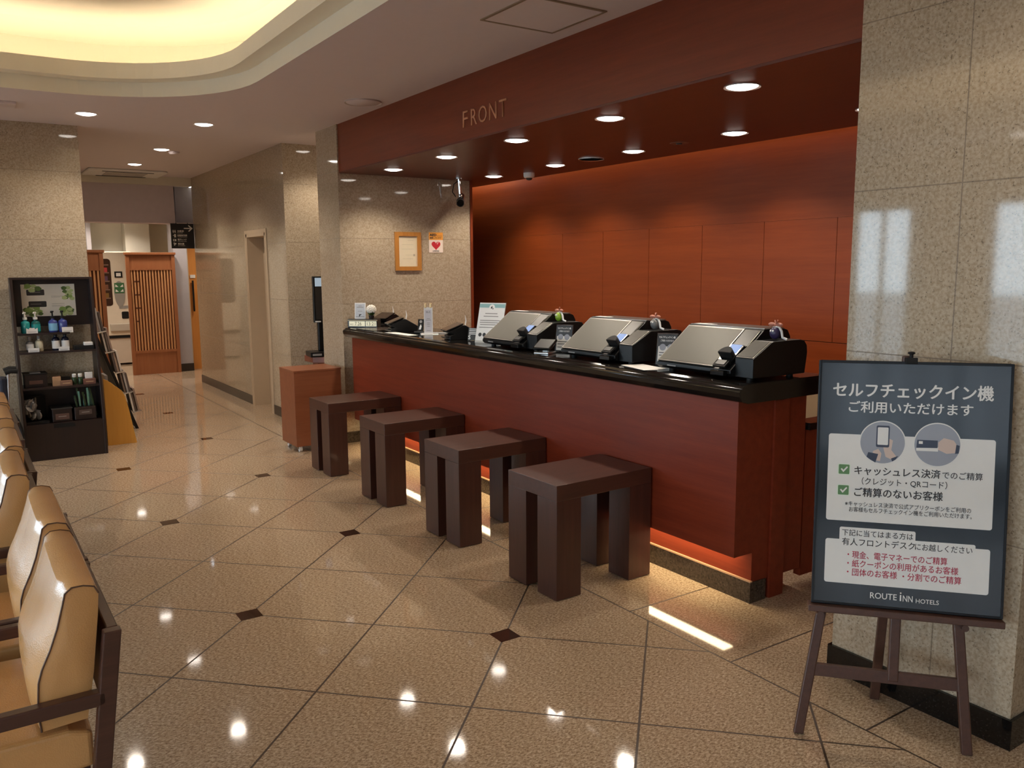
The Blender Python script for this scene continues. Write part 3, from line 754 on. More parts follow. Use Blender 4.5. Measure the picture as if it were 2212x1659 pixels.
# signature pads
def make_pad():
    t = thing('signature_pad', '', 'signature pad')
    sh = [(.03, .0), (.27, .0), (.28, .03), (.15, .105), (.13, .105), (.02, .06), (.02, .05), (.06, .04), (.03, .03)]
    MB().prism(sh, -.08, .08, 'y').build('body', BLACK, t, bevel=.004)
    P0, P1 = Vector((.005, 0, .062)), Vector((.135, 0, .112)); d = P1-P0; n = Vector((-d.z, 0, d.x)).normalized()
    q = lambda s, y, h: P0+d*s+n*h+Vector((0, y, 0))
    MB().hexa([q(0, -.085, 0), q(1, -.085, 0), q(1, .085, 0), q(0, .085, 0), q(0, -.085, .008), q(1, -.085, .008), q(1, .085, .008), q(0, .085, .008)]).build('screen_case', BLACKG, t, bevel=.003)
    MB().hexa([q(.08, -.072, .007), q(.9, -.072, .007), q(.9, .072, .007), q(.08, .072, .007), q(.08, -.072, .0088), q(.9, -.072, .0088), q(.9, .072, .0088), q(.08, .072, .0088)]).build('screen', plain('brown_screen', (.05, .03, .022), .2), t)
    MB().prism([(.0, .012), (.08, .006), (.08, .012), (.0, .02)], -.06, .06, 'y').build('card_tray', DGREY, t, bevel=.002)
    MB().box(.005, .03, -.06, .06, .008, .012).build('tray_edge', SILVER, t)
    MB().tube([(.16, -.03, .10), (.17, -.025, .135), (.165, -.02, .175)], [.006, .005, .001]).build('stylus', WHITE, t, smooth=True)
    return t
pd = make_pad(); G = 'black signature pads on the counter'
pd.location = (2.945, 6.29, ZG); pd.rotation_euler = (0, 0, math.radians(-14)); pd['group'] = G
pd['label'] = 'black signature pad with stylus lying by the white paper mat'
dup(pd, (2.955, 5.34, ZG), 'black signature pad with stylus next to the small dark grey sign', G, math.radians(-14))
dup(pd, (3.17, 6.93, ZG), 'black signature pad half hidden behind the desk clock', G, math.radians(20))
tag(MB().prism([(2.90, 5.80), (2.885, 6.20), (2.985, 6.20), (2.985, 5.80)], ZG+.0004, ZG+.0016, 'z').build('paper_mat', PAPER), 'white printed paper lying before the first signature pad', 'paper')
tag(MB().prism([(2.888, 6.42), (2.884, 6.78), (3.18, 6.84), (3.18, 6.50)], ZG+.0004, ZG+.002, 'z').build('desk_mat', plain('brown_mat', (.05, .035, .028), .25)), 'dark brown mat lying before the desk clock', 'mat')

M = cam_face((3.08, 5.80, ZG), 0, math.radians(-32))
t = thing('menu_stand', 'tall narrow white card stand with two gold clips on top', 'card stand', M=M)
MB().box(-.06, .075, 0, .004, -.05, .03).build('base', PAPER, t, bevel=.001)
MB().box(-.034, .034, .004, .215, -.006, 0).build('card', PAPER, t)
MB().flat([(-.027, .02), (.027, .02), (.027, .197), (-.027, .197)], .0006).build('printed_panel', plain('lilac_paper', srgb(206, 200, 204), .5), t)
text('Wi-Fi', -.018, .168, .018, PRINTB, 'headline', t, n=.001, width=.034)
for v, w in ((.125, .026), (.113, .04), (.09, .022), (.078, .022), (.064, .02), (.03, .03)): MB().flat([(-w/2, v), (w/2, v), (w/2, v+.004), (-w/2, v+.004)], .001).build('text_line', PRINTG, t)
for x in (-.022, .02): MB().box(x-.008, x+.008, .21, .245, -.01, .003).build('clip', plain('gold_clip', (.75, .52, .26), .3, .8), t, bevel=.003)
M = cam_face((3.09, 5.965, ZG), math.radians(14), math.radians(-50))
t = thing('dark_card_stand', 'small black upright card with white print left of the tall white card stand', 'card stand', M=M)
MB().box(-.025, .025, .012, .115, -.004, 0).build('card', BLACK, t)
MB().box(-.045, .045, 0, .014, -.03, .02).build('foot', DGREY, t, bevel=.003)
MB().flat(circ(.0, .095, .012, 18), .0006).build('round_print', PRINTG, t)
MB().flat([(-.014, .03), (.004, .03), (.010, .055), (.002, .075), (-.008, .055)], .0006).build('white_print', PAPER, t)
tag(MB().tube([(3.06, 5.9, ZG+.003), (3.14, 5.92, ZG+.006), (3.26, 5.80, ZG+.004), (3.30, 5.64, ZG+.004), (3.22, 5.56, ZG+.004), (3.12, 5.62, ZG+.004)], .0035, 8).build('white_cable', WHITE), 'thin white cable looping behind the tall card stand', 'cable')

# desk clock with notice and flower on it
M = cam_face((2.985, 6.865, ZG), 0, math.radians(-46))
t = thing('desk_clock', 'long dark desk clock with pale date and time displays at the counter end', 'clock', M=M)
MB().box(-.14, .14, 0, .074, -.09, 0).build('case', plain('clock_case', (.02, .015, .012), .25), t, bevel=.003)
MB().box(-.142, .142, .062, .066, -.001, .002).build('gold_line', plain('clock_gold', (.4, .28, .12), .3, .7), t)
MB().box(-.125, .025, .012, .056, 0, .001).build('date_display', LCD, t)
MB().box(.032, .132, .012, .056, 0, .001).build('time_display', LCD, t)
text('7.26', -.07, .018, .032, PRINTB, 'digits', t, n=.0015, width=.062)
text('13:21', .044, .018, .032, PRINTB, 'digits', t, n=.0015, width=.078)
text('MO', -.115, .02, .014, PRINTB, 'digits', t, n=.0015)
def on(M, u, v, n): return M @ Vector((u, v, n))
p = on(M, -.04, .075, -.05); Mn = cam_face(p, math.radians(6), math.radians(-40))
t = thing('framed_notice', 'white framed notice standing on the desk clock', 'notice', M=Mn)
MB().box(-.05, .05, 0, .142, -.006, 0).build('frame', WHITE, t, bevel=.001)
MB().flat([(-.042, .01), (.042, .01), (.042, .132), (-.042, .132)], .0008).build('sheet', plain('blueish_paper', srgb(196, 200, 206), .5), t)
for v, w, h in ((.112, .03, .005), (.10, .06, .006), (.065, .04, .004), (.016, .076, .005)): MB().flat([(-w/2, v), (w/2, v), (w/2, v+h), (-w/2, v+h)], .0012).build('text_line', PRINTG, t)
MB().flat([(-.01, .018), (-.004, .018), (.002, .032), (.012, .034), (.012, .04), (-.01, .04)], .0012).build('icon', PRINTB, t)
p = on(M, .068, .075, -.05)
t = thing('flower_pot', 'small white ball-shaped flower in a pot on the desk clock', 'flower', (p.x, p.y, p.z))
MB().lathe([(.02, 0), (.026, .03), (.022, .032)], seg=20).build('pot', plain('dark_pot', (.02, .016, .014), .3), t, smooth=True)
lf = MB()
for k in range(14):
    a = k*2.4; lf.flat([(0, 0), (.012, .02), (0, .045), (-.012, .02)], 0, Matrix.Translation((.012*math.cos(a), .012*math.sin(a), .028)) @ Matrix.Rotation(a, 4, 'Z') @ Matrix.Rotation(math.radians(55+random.uniform(-15, 15)), 4, 'X'))
lf.build('leaves', LEAFD, t)
fl = MB()
for k in range(70):
    z = 1-2*(k+.5)/70*.85; a = k*2.39996; r = math.sqrt(max(0, 1-z*z)); fl.ball((.036*r*math.cos(a), .036*r*math.sin(a), .082+.036*z), .011, (1, 1, .8), 8)
fl.build('blossom', PETAL, t, smooth=True)

# ------------------------------------------------------------------ things on the niche wall, camera
t = thing('framed_certificate', 'wooden framed certificate on the stone niche wall', 'picture frame', (3.566, 7.1, 1.75))
Mw = face_frame((0, 0, 0), (1, 0, 0), (0, 0, 1))
fr = MB()
for a, c, e, f2 in ((-.135, -.097, -.178, .178), (.097, .135, -.178, .178), (-.097, .097, .140, .178), (-.097, .097, -.178, -.140)): fr.box(a, c, -.022, -.001, e, f2)
fr.build('frame', WFRAME, t)
MB().box(-.10, .10, -.008, -.004, -.142, .142).build('certificate', plain('certificate_paper', srgb(226, 212, 184), .4), t)
for v, w, x in ((.06, .12, 0), (.02, .13, 0), (-.035, .09, .02), (-.07, .11, 0), (.10, .06, .03)): MB().box(x-w/2, x+w/2, -.0086, -.008, v, v+.003).build('text_line', plain('faint_print', srgb(200, 186, 160), .5), t)
MB().box(.055, .075, -.0086, -.008, -.045, -.025).build('seal', plain('faint_seal', srgb(186, 172, 148), .5), t)
t = thing('aed_sign', 'orange and white AED sign with red heart on the stone wall', 'sign', (3.868, 7.1, 1.835))
MB().box(-.076, .076, -.004, -.001, -.095, .095).build('plate', plain('sign_white', srgb(240, 222, 208), .4), t)
MB().box(-.076, .076, -.0046, -.004, .024, .095).build('orange_band', ORANGEP, t)
text('AED', -.066, .06, .022, PRINTB, 'lettering', t, n=.0052, width=.07, M=Mw, bold=.06)
MB().box(.01, .066, -.0052, -.0046, .06, .063).build('underline', PRINTB, t)
text('設置しています', -.066, .036, .016, PRINTB, 'lettering', t, n=.0052, width=.125, M=Mw, bold=.03)
hp = []
for k in range(40):
    a = 2*PI*k/40; hp.append((16*math.sin(a)**3*.0030, (13*math.cos(a)-5*math.cos(2*a)-2*math.cos(3*a)-math.cos(4*a))*.0029-.026))
MB().flat(hp, .0046, Mw).build('heart', REDP, t)
MB().flat([(.006, -.016), (.016, -.006), (.012, -.004), (.036, .018), (.024, .004), (.03, .004), (.012, -.022), (.014, -.014)], .0052, Mw).build('bolt', plain('pale_pink', srgb(240, 190, 184), .4), t)
text('LIFEPAK', -.036, -.085, .010, PRINTB, 'lettering', t, n=.0052, width=.07, M=Mw, bold=.04)
t = thing('security_camera', 'silver bullet security camera hanging under the bulkhead corner', 'camera', (4.03, 6.92, ZS))
MB().cyl((0, 0, 0), (0, 0, -.012), .04).build('base', SILVER, t, smooth=True)
MB().cyl((0, 0, -.01), (.012, 0, -.15), .014).build('stem', CHROME, t, smooth=True)
MB().ball((.014, 0, -.165), .022).build('joint', CHROME, t, smooth=True)
dv = Vector((-.5, -.75, -.42)).normalized(); c = Vector((.01, -.01, -.205))
bd = MB().cyl(c-dv*.10, c+dv*.06, .034).build('camera_body', SILVER, t, smooth=True)
MB().cyl(c+dv*.055, c+dv*.068, .031).build('lens', BLACKG, bd, smooth=True)
MB().cyl(c+dv*.03, c+dv*.075, .038, .038, caps=False).build('hood', DGREY, bd, smooth=True)
MB().tube([(0, 0, -.02), (-.05, .01, -.06), (-.06, .02, -.13), (-.02, .03, -.17)], .005).build('cable', BLACKM, t, smooth=True)

# ------------------------------------------------------------------ alcove desk and monitor
t = thing('alcove_desk', 'curved red-brown desk in the stone alcove under the monitor', 'desk', (3.35, 8.1, 0))
cv = [(3.0+.42*math.cos(math.radians(a)), 8.03+.30*math.sin(math.radians(a))) for a in range(150, 271, 12)]
MB().prism([(3.0, 8.35), (3.9, 8.35), (3.9, 7.80), (3.25, 7.80), (3.06, 7.86), (2.93, 8.0), (2.92, 8.2)], .66, .72, 'z').build('desktop', WALCOVE, t, world=True, bevel=.004)
MB().prism([(3.05, 8.32), (3.85, 8.32), (3.85, 7.88), (3.22, 7.88), (3.08, 7.95), (3.02, 8.1)], 0, .66, 'z').build('base', WALCOVE, t, world=True)
t = thing('information_monitor', 'tall black monitor on a stand, half hidden behind the stone pillar', 'monitor', (3.075, 8.03, .72), math.radians(-8))
MB().box(-.17, .2, -.12, .12, 0, .05).build('base', BLACK, t, bevel=.006)
MB().box(-.15, -.06, -.124, -.12, .015, .035).build('badge', PRINTG, t)
MB().box(-.06, .06, .0, .06, .05, .36).build('stand', BLACK, t, bevel=.01)
MB().box(-.10, .32, -.02, .03, .34, .80).build('screen_case', BLACK, t, bevel=.006)
MB().box(-.08, .30, -.022, -.019, .37, .69).build('screen', plain('dark_screen', (.03, .026, .024), .15), t)
MB().box(-.08, .30, -.022, -.019, .70, .785).build('upper_screen', glow('pale_screen', (.5, .6, .68), .45), t)
for x in (-.09, .02): MB().box(x, x+.05, -.05, -.02, .345, .355).build('bracket', WHITE, t)

# ------------------------------------------------------------------ poster and easel
F1 = Vector((2.274, 1.659, 0)); w = (Vector((2.629, 1.252, 0))-F1).normalized(); nb_ = Vector((-w.y, w.x, 0)); th = math.radians(5.5)
up = Vector((0, 0, math.cos(th)))+nb_*math.sin(th)
ME = face_frame(F1, w, up)
U0, V0 = .322, .466
SUV = Matrix(((.982, 0, 0, .0265-.982*.0285), (0, .994, 0, 1.287*.006), (0, 0, 1, 0), (0, 0, 0, 1)))
MP = ME @ Matrix.Translation((U0, V0, 0))
t = thing('check_in_poster', 'large charcoal self check-in poster in a thin frame on the easel', 'poster', M=MP)
S = Matrix.Translation((-U0, -V0, 0)) @ SUV
def pf(pts, n): return MB().flat(pts, n, S)
MB().box(.0285, .6155, .467, 1.288, -.012, 0, S).build('board', POSTERD, t)
fr = MB()
for a, c, e, g in ((.0265, .034, .467, 1.290), (.610, .6175, .467, 1.290), (.034, .610, 1.282, 1.290), (.034, .610, .467, .474)): fr.box(a, c, e, g, -.013, .003, S)
fr.build('frame', POSTERF, t, bevel=.001)
pf(rrect(.065, .574, .753, 1.045, .008), .0008).build('white_panel', POSTERW, t)
pf(rrect(.066, .572, .541, .690, .008), .0008).build('white_panel', POSTERW, t)
pf(rrect(.110, .347, .690, .732, .006), .0010).build('white_halo', POSTERW, t)
pf(rrect(.110, .528, .664, .702, .006), .0012).build('white_halo', POSTERW, t)
T = lambda body, u, v, h, mat, name, w_=None, bold=0., n=.0016: text(body, u, v, h, mat, name, t, n=n, width=w_, M=S, bold=bold)
T('セルフチェックイン機', .074, 1.170, .048, POSTERW, 'headline', .487, .026)
T('ご利用いただけます', .125, 1.119, .038, POSTERW, 'headline', .378, .018)
for cu in (.234, .401):
    pf(circ(cu, 1.0215, .0725, 48), .0012).build('disc_rim', POSTERW, t)
    pf(circ(cu, 1.0215, .0690, 48), .0015).build('picture_disc', POSTERG, t)
# phone in a hand (its screen left blank)
pf([(.205, .992), (.222, 1.0), (.232, .985), (.228, .96), (.205, .963)], .0018).build('hand', SKINP, t)
pf([(.237, 1.005), (.256, 1.035), (.266, 1.03), (.262, .998), (.280, .975), (.267, .965), (.245, .975)], .0018).build('hand', SKINP, t)
pf([(.191, .988), (.222, .983), (.214, .954), (.200, .962), (.186, .972)], .0020).build('sleeve', NAVYP, t)
pf([(.262, .970), (.284, .980), (.276, .967), (.266, .960)], .0020).build('sleeve', NAVYP, t)
pf(rrect(.214, .255, 1.006, 1.078, .005), .0022).build('phone', NAVYP, t)
pf(rrect(.218, .251, 1.014, 1.072, .003), .0024).build('phone_screen', POSTERW, t)
# card held by a hand
pf([(.404, 1.03), (.42, 1.045), (.45, 1.038), (.462, 1.02), (.458, .998), (.43, .994), (.404, 1.006)], .0018).build('hand', SKINP, t)
pf([(.458, 1.025), (.468, 1.022), (.466, .997), (.455, .995)], .0020).build('sleeve', NAVYP, t)
pf([(.338, 1.0), (.404, 1.0), (.404, 1.014), (.338, 1.009)], .0020).build('card_reader', POSTERW, t)
pf([(.338, 1.0095), (.402, 1.0115), (.402, 1.036), (.340, 1.036)], .0022).build('card', NAVYP, t)
pf([(.345, 1.023), (.357, 1.023), (.357, 1.032), (.345, 1.032)], .0024).build('card_chip', POSTERW, t)
for v0 in (.909, .839):
    pf(rrect(.097, .137, v0-.001, v0+.036, .004), .0012).build('tick_box_rim', plain('tick_rim', srgb(214, 226, 206), .2), t)
    pf(rrect(.100, .134, v0+.0015, v0+.0335, .003), .0015).build('tick_box', GREENP, t)
    pf([(.106, v0+.018), (.110, v0+.021), (.115, v0+.015), (.126, v0+.028), (.129, v0+.0245), (.115, v0+.0075)], .0018).build('tick', POSTERW, t)
T('キャッシュレス決済', .150, .911, .029, POSTERT, 'text_line', .264, .02)
T('でのご精算', .420, .912, .024, POSTERT, 'text_line', .120, .008)
T('（クレジット・QRコード）', .174, .877, .026, POSTERT, 'text_line', .262, .006)
T('ご精算のないお客様', .152, .838, .030, POSTERT, 'text_line', .272, .02)
T('※キャッシュレス決済で公式アプリクーポンをご利用の', .124, .804, .017, POSTERT, 'text_line', .386, .006)
T('お客様もセルフチェックイン機をご利用いただけます。', .137, .785, .017, POSTERT, 'text_line', .376, .006)
T('下記に当てはまる方は', .118, .703, .022, POSTERT, 'text_line', .222, .008)
T('有人フロントデスク', .119, .671, .025, POSTERT, 'text_line', .227, .012)
T('にお越しください', .347, .671, .023, POSTERT, 'text_line', .172, .008)
T('・現金、電子マネーでのご精算', .138, .628, .025, PINKRED, 'text_line', .308, .01)
T('・紙クーポンの利用があるお客様', .138, .5985, .025, PINKRED, 'text_line', .342, .01)
T('・団体のお客様', .138, .569, .025, PINKRED, 'text_line', .157, .01)
T('・分割でのご精算', .312, .568, .025, PINKRED, 'text_line', .178, .01)
T('ROUTE', .214, .498, .020, POSTERW, 'hotel_logo', .083, .01)
T('i', .306, .497, .029, POSTERW, 'hotel_logo', .0055, 0.)
T('NN', .316, .4965, .020, POSTERW, 'hotel_logo', .030, .01)
T('HOTELS', .356, .495, .0145, POSTERW, 'hotel_logo', .070, .006)
# easel
te = thing('easel', 'dark brown wooden A-frame easel holding the poster in front of the column', 'easel', M=ME)
def plank(u0a, u0b, v0, u1a, u1b, v1, n0, n1, name, bev=.004):
    MB().hexa([SUV @ Vector(p) for p in ((u0a, v0, n0), (u0b, v0, n0), (u0b, v0, n1), (u0a, v0, n1), (u1a, v1, n0), (u1b, v1, n0), (u1b, v1, n1), (u1a, v1, n1))]).build(name, WEASEL, te, bevel=bev)
zf = -.004
plank(-.015, .019, zf, .165, .197, 1.27, -.040, -.016, 'leg')
plank(.520, .554, zf, .395, .427, 1.27, -.040, -.016, 'leg')
plank(.282, .316, .215, .290, .322, 1.31, -.038, -.015, 'mast')
plank(.018, .526, .206, .022, .524, .248, -.036, -.018, 'cross_rail', .002)
plank(.016, .619, .442, .016, .619, .4645, -.03, .028, 'ledge', .003)
plank(.16, .42, 1.235, .16, .42, 1.27, -.05, -.018, 'top_rail', .003)
for u in (.055, .495): MB().cyl((u, .435, -.018), (u, .435, .016), .011).build('ledge_peg', WEASEL, te, smooth=True)
inv = ME.inverted(); rf = inv @ Vector((2.72, 1.665, .0)); rt = Vector((.306, 1.22, -.05))
RL = MB(); a = inv.to_3x3() @ w; 
for p in (): pass
MB().hexa([rf+Vector((-.016, 0, -.012)), rf+Vector((.016, 0, -.012)), rf+Vector((.016, 0, .012)), rf+Vector((-.016, 0, .012)),
           rt+Vector((-.014, 0, -.012)), rt+Vector((.014, 0, -.012)), rt+Vector((.014, 0, .012)), rt+Vector((-.014, 0, .012))]).build('rear_leg', WEASEL, te, bevel=.003)
cl = MB().box(.288, .324, 1.284, 1.304, -.016, .008).build('clip', BLACKM, te, bevel=.002)
MB().cyl((.306, 1.302, -.004), (.306, 1.318, -.004), .006).ball((.306, 1.319, -.004), .009, (1.3, .6, 1)).build('clip_screw', BLACKM, cl, smooth=True)

# ------------------------------------------------------------------ armchairs
def make_chair():
    t = thing('armchair', '', 'chair')
    # local frame: x toward the chair's back (+X), y along the row, near side at y=0, far side at y=.58
    W0, W1 = .035, .545
    front = [(.155, .848), (.148, .82), (.133, .766), (.116, .72), (.095, .675), (.086, .645), (.082, .60), (.081, .56), (.084, .524)]
    back = [(.182, .528), (.203, .643), (.213, .72), (.222, .789), (.226, .835), (.218, .853), (.195, .860), (.170, .860)]
    prof = front+back
    mb = MB(); bm = mb.b; NY = 11; rings = []
    for i in range(NY):
        f = i/(NY-1); y = W0+(W1-W0)*f; e = 1-abs(2*f-1)**4
        R = []
        for k, (x, z) in enumerate(prof):
            crown = .022*e*(1 if k < len(front) else 0) + 0
            R.append(bm.verts.new((x-crown*(.4+.6*math.sin(PI*min(1, k/8))), y, z+(.008*e if z > .83 else 0))))
        rings.append(R)
    n = len(prof)
    for A, B in zip(rings, rings[1:]):
        for k in range(n): bm.faces.new((A[k], A[(k+1) % n], B[(k+1) % n], B[k]))
    for R in (rings[0], rings[-1]):
        c = bm.verts.new((sum(v.co.x for v in R)/n, R[0].co.y+(-.012 if R is rings[0] else .012), sum(v.co.z for v in R)/n))
        for k in range(n): bm.faces.new((R[k], R[(k+1) % n], c))
    bc = mb.build('back_cushion', LEATHER, t, smooth=True)
    for y in (W0-.001, W1+.001):
        MB().tube([(x, y, z) for x, z in (back[4:]+front)], .0022, 6).build('piping', PIPING, bc, smooth=True)
    # seat cushion
    sp = [(.19, .40), (.19, .492), (.14, .508), (-.12, .516), (-.30, .514), (-.345, .495), (-.355, .46), (-.345, .41), (-.32, .40)]
    MB().prism(sp, W0, W1, 'y').build('seat_cushion', LEATHER, t, bevel=.012, seg=3)
    MB().box(-.33, .18, W0+.01, W1-.01, .35, .40).build('seat_frame', WCHAIR, t)
    # back board and posts, reclined
    rec = .128
    def pq(x, z): return (x+(z-.743)*rec, z)
    def slab(y0, y1, x0, x1, z0, z1, name, bev=.003):
        q = [pq(x0, z0), pq(x1, z0), pq(x1, z1), pq(x0, z1)]
        MB().prism(q, y0, y1, 'y').build(name, WCHAIR, t, bevel=bev)
    slab(0, .032, .226, .266, .0, .745, 'rear_post'); slab(.548, .58, .226, .266, .0, .745, 'rear_post')
    slab(.032, .548, .236, .262, .56, .745, 'back_board')
    for y in (0, .548):
        MB().box(-.36, .222, y, y+.032, .565, .600).build('armrest', WCHAIR, t, bevel=.004)
        MB().box(-.36, -.32, y, y+.032, 0, .565).build('front_leg', WCHAIR, t, bevel=.003)
    MB().box(-.345, .17, 0.004, .028, .33, .37).build('side_rail', WCHAIR, t); MB().box(-.345, .17, .552, .576, .33, .37).build('side_rail', WCHAIR, t)
    return t
ch = make_chair(); G = 'tan leather armchairs in a row by the left edge'
ch.location = (0, 2.13-.035, 0); ch['group'] = G; ch['label'] = 'tan leather armchair nearest the camera in the row at the left edge'
for (x, y), l in zip(((0, 2.69), (-.055, 3.43), (-.035, 4.02), (-.03, 4.83), (-.02, 5.42)),
                     ('tan leather armchair second from the camera, directly behind the nearest one', 'tan leather armchair third from the camera at the left edge', 'tan leather armchair fourth from the camera at the left edge', 'tan leather armchair fifth from the camera, in front of the dark shelf', 'tan leather armchair farthest from the camera, touching the view of the dark shelf')):
    dup(ch, (x, y-.0, 0), l, G)

# ------------------------------------------------------------------ dark wheelchair at the pillar foot
t = thing('wheelchair', 'folded wheelchair with navy seat back and black push handle left of the shelf', 'wheelchair', (.22, 7.75, 0))
for y in (-.04, .16):
    MB().lathe([(.26, -.012), (.275, 0), (.26, .012), (.25, 0), (.26, -.012)], seg=36, M=Matrix.Translation((-.12, y, .28)) @ Matrix.Rotation(PI/2, 4, 'X')).build('wheel', BLACKM, t, smooth=True)
    MB().tube([(-.35, y+.03, .12), (-.30, y+.03, .42), (.06, y+.03, .42), (.08, y+.03, .78), (.12, y+.03, .80)], .011).build('frame_tube', SILVER, t, smooth=True)
    MB().tube([(.06, y+.03, .785), (.10, y+.03, .80), (.15, y+.03, .795)], .02, 10).build('push_handle', BLACKM, t, smooth=True)
MB().box(.02, .07, -.03, .21, .46, .74).build('seat_back', NAVY, t, bevel=.015)

# ------------------------------------------------------------------ amenity shelf
SX0, SX1 = .385, 1.008
t = thing('amenity_shelf', 'tall dark brown amenity shelf in front of the left stone pillar', 'shelf', (.70, 7.93, 0))
def y_front(z): return 7.93+max(0, z-.30)*.155
for x in (SX0, SX1-.022):
    MB().prism([(7.93, 0), (8.30, 0), (8.30, 1.53), (y_front(1.53), 1.53), (y_front(.3), .3)], x, x+.022, 'x').build('side_panel', WSHELF, t, world=True, bevel=.002)
MB().box(SX0+.022, SX1-.022, 8.28, 8.30, .31, .60).build('back_panel', WSHELF, t, world=True)
MB().box(SX0+.022, SX1-.022, 7.935, 8.29, .0, .31).build('drawer_base', WSHELF, t, world=True)
MB().box(SX0+.22, SX1-.24, 7.928, 7.936, .27, .305).build('finger_slot', BLACKM, t, world=True)
MB().box(SX0, SX1, y_front(1.53), 8.30, 1.52, 1.54).build('top', WSHELF, t, world=True, bevel=.003)
MB().box(SX0+.022, SX1-.022, 8.27, 8.285, 1.12, 1.52).build('header_board', WSHELF, t, world=True)
TZ = [(.315, 7.94), (.615, y_front(.6)), (.915, y_front(.9)), (1.07, 8.09)]
for i, (z, y) in enumerate(TZ[1:]):
    MB().box(SX0+.022, SX1-.022 if i < 2 else .80, y, 8.28, z-.016, z).build('shelf_board', WSHELF, t, world=True, bevel=.001)
t2 = thing('leaf_poster', 'white amenity poster with green leaves and two dark plates on the shelf header', 'poster', (.675, 8.262, 1.345))
Mx = face_frame((0, 0, 0), (1, 0, 0), (0, 0, 1))
MB().box(-.205, .205, -.002, .004, -.14, .135).build('sheet', plain('poster_cream', srgb(244, 240, 228), .4), t2)
random.seed(3)
for k in range(56):
    cx, cz = random.choice(((-.12, .105), (.14, .08), (.17, .02), (.14, -.10), (-.14, -.09), (-.1, -.125)))
    cx += random.uniform(-.05, .05); cz += random.uniform(-.028, .028)
    cx = max(-.18, min(.185, cx)); cz = max(-.125, min(.12, cz)); r = random.uniform(.014, .032); a = random.uniform(0, PI)
    pts = [(cx+r*math.cos(q+a)*(1 if i % 2 == 0 else .8)*1.0, cz+r*.7*math.sin(q+a)) for i, q in enumerate([2*PI*j/10 for j in range(10)])]
    MB().flat(pts, .0025+.00003*k, Mx).build('leaf', random.choice((LEAFG, LEAFD, plain('pale_leaf', srgb(196, 212, 150), .6))), t2)
for z in (.04, -.06):
    MB().flat(rrect(-.165+(.01 if z < 0 else 0), -.03+(.01 if z < 0 else 0), z, z+.05, .008), .004, Mx).build('dark_plate', PRINTB, t2)
    MB().flat([(-.14, z+.024), (-.06, z+.024), (-.06, z+.028), (-.14, z+.028)], .0046, Mx).build('plate_text', PRINTG, t2)
for z, w_ in ((.03, .09), (.02, .07), (-.035, .10), (-.05, .10), (-.06, .08)): MB().flat([(.02, z), (.02+w_, z), (.02+w_, z+.002), (.02, z+.002)], .003, Mx).build('text_line', PRINTG, t2)

def bottle(x, y, z, body, pump, label_mat, label, r=.030, h=.10, group='pump bottles on the amenity shelf', pump_h=.075, cap_only=False):
    t = thing('pump_bottle', label, 'bottle', (x, y, z), group=group)
    MB().lathe([(r*.9, 0), (r, .006), (r, h*.8), (r*.85, h*.92), (r*.4, h), (r*.4, h+.012)], seg=22).build('body', body, t, smooth=True)
    if cap_only: MB().cyl((0, 0, h+.01), (0, 0, h+.035), r*.5).build('cap', pump, t, smooth=True)
    else:
        MB().cyl((0, 0, h+.01), (0, 0, h+.03), r*.5).cyl((0, 0, h+.03), (0, 0, h+pump_h-.012), .006).cyl((0, 0, h+pump_h-.012), (0, 0, h+pump_h), .012).tube([(0, 0, h+pump_h-.006), (-.012, -.028, h+pump_h-.006), (-.013, -.034, h+pump_h-.014)], .0045).build('pump', pump, t, smooth=True)
    if label_mat: MB().lathe([(r+.0006, .015), (r+.0006, h*.72)], seg=22).build('label_band', label_mat, t, smooth=True)
    return t
z = 1.07; y = 8.15
bottle(.475, y, z, TEALB, WHITE, None, 'bright teal pump bottle leftmost on the upper tier of the amenity shelf', h=.105, r=.035)
bottle(.552, y, z, TEALD, WHITE, TEALB, 'dark teal pump bottle with white pump, second on the upper tier', h=.105, r=.035)
bottle(.682, y, z, BLUEB, BLACKM, LBLUE, 'blue pump bottle with light blue label, left of the two blue ones', h=.108, r=.035)
bottle(.756, y, z, BLUEB, BLACKM, None, 'blue pump bottle behind a white price card, right of the two blue ones', h=.108, r=.035)
def card(name, x, y, z, w_, h, label, group='white cards on the amenity shelf', notch=0.):
    t = thing(name, label, 'card', (x, y, z), group=group)
    if notch: pts = [(-w_/2, 0), (w_/2, 0), (w_/2, h), (w_/2-.02, h*.75), (.02, h), (-.02, h), (-w_/2+.02, h*.75), (-w_/2, h)]
    else: pts = [(-w_/2, 0), (w_/2, 0), (w_/2, h), (-w_/2, h)]
    MB().prism(pts, -.001, .002, 'y').build('card', PAPER, t)
    MB().box(-w_*.36, w_*.36, -.0016, -.001, h*.25, h*.25+.003).build('text_line', PRINTG, t)
    return t
card('price_card', .518, 8.10, 1.07, .085, .046, 'white notched card in front of the teal bottles', notch=1)
card('price_card', .785, 8.10, 1.065, .085, .048, 'white card in front of the right blue bottle')
z = .915; y = 8.13
bottle(.495, y, z, CLEARB, CLEARB, PAPER, 'small clear bottle with white label on the second tier, left', r=.031, h=.09, pump_h=.03, cap_only=True)
bottle(.565, y, z, plain('cream_bottle', srgb(206, 198, 172), .3), CLEARB, None, 'small cream bottle on the second tier beside the clear one', r=.031, h=.095, cap_only=True)
bottle(.69, y, z, plain('deep_navy_bottle', srgb(24, 28, 48), .25), BLACKM, PAPER, 'dark navy bottle with white label on the second tier, left of its pair', r=.030, h=.115, cap_only=True)
bottle(.762, y, z, plain('deep_navy_bottle2', srgb(24, 28, 48), .25), BLACKM, PAPER, 'dark navy bottle with white label on the second tier, right of its pair', r=.030, h=.115, cap_only=True)
card('price_card', .515, 8.05, .915, .082, .034, 'small white card before the clear and cream bottles')
card('price_card', .742, 8.05, .915, .082, .034, 'small white card before the two dark navy bottles')
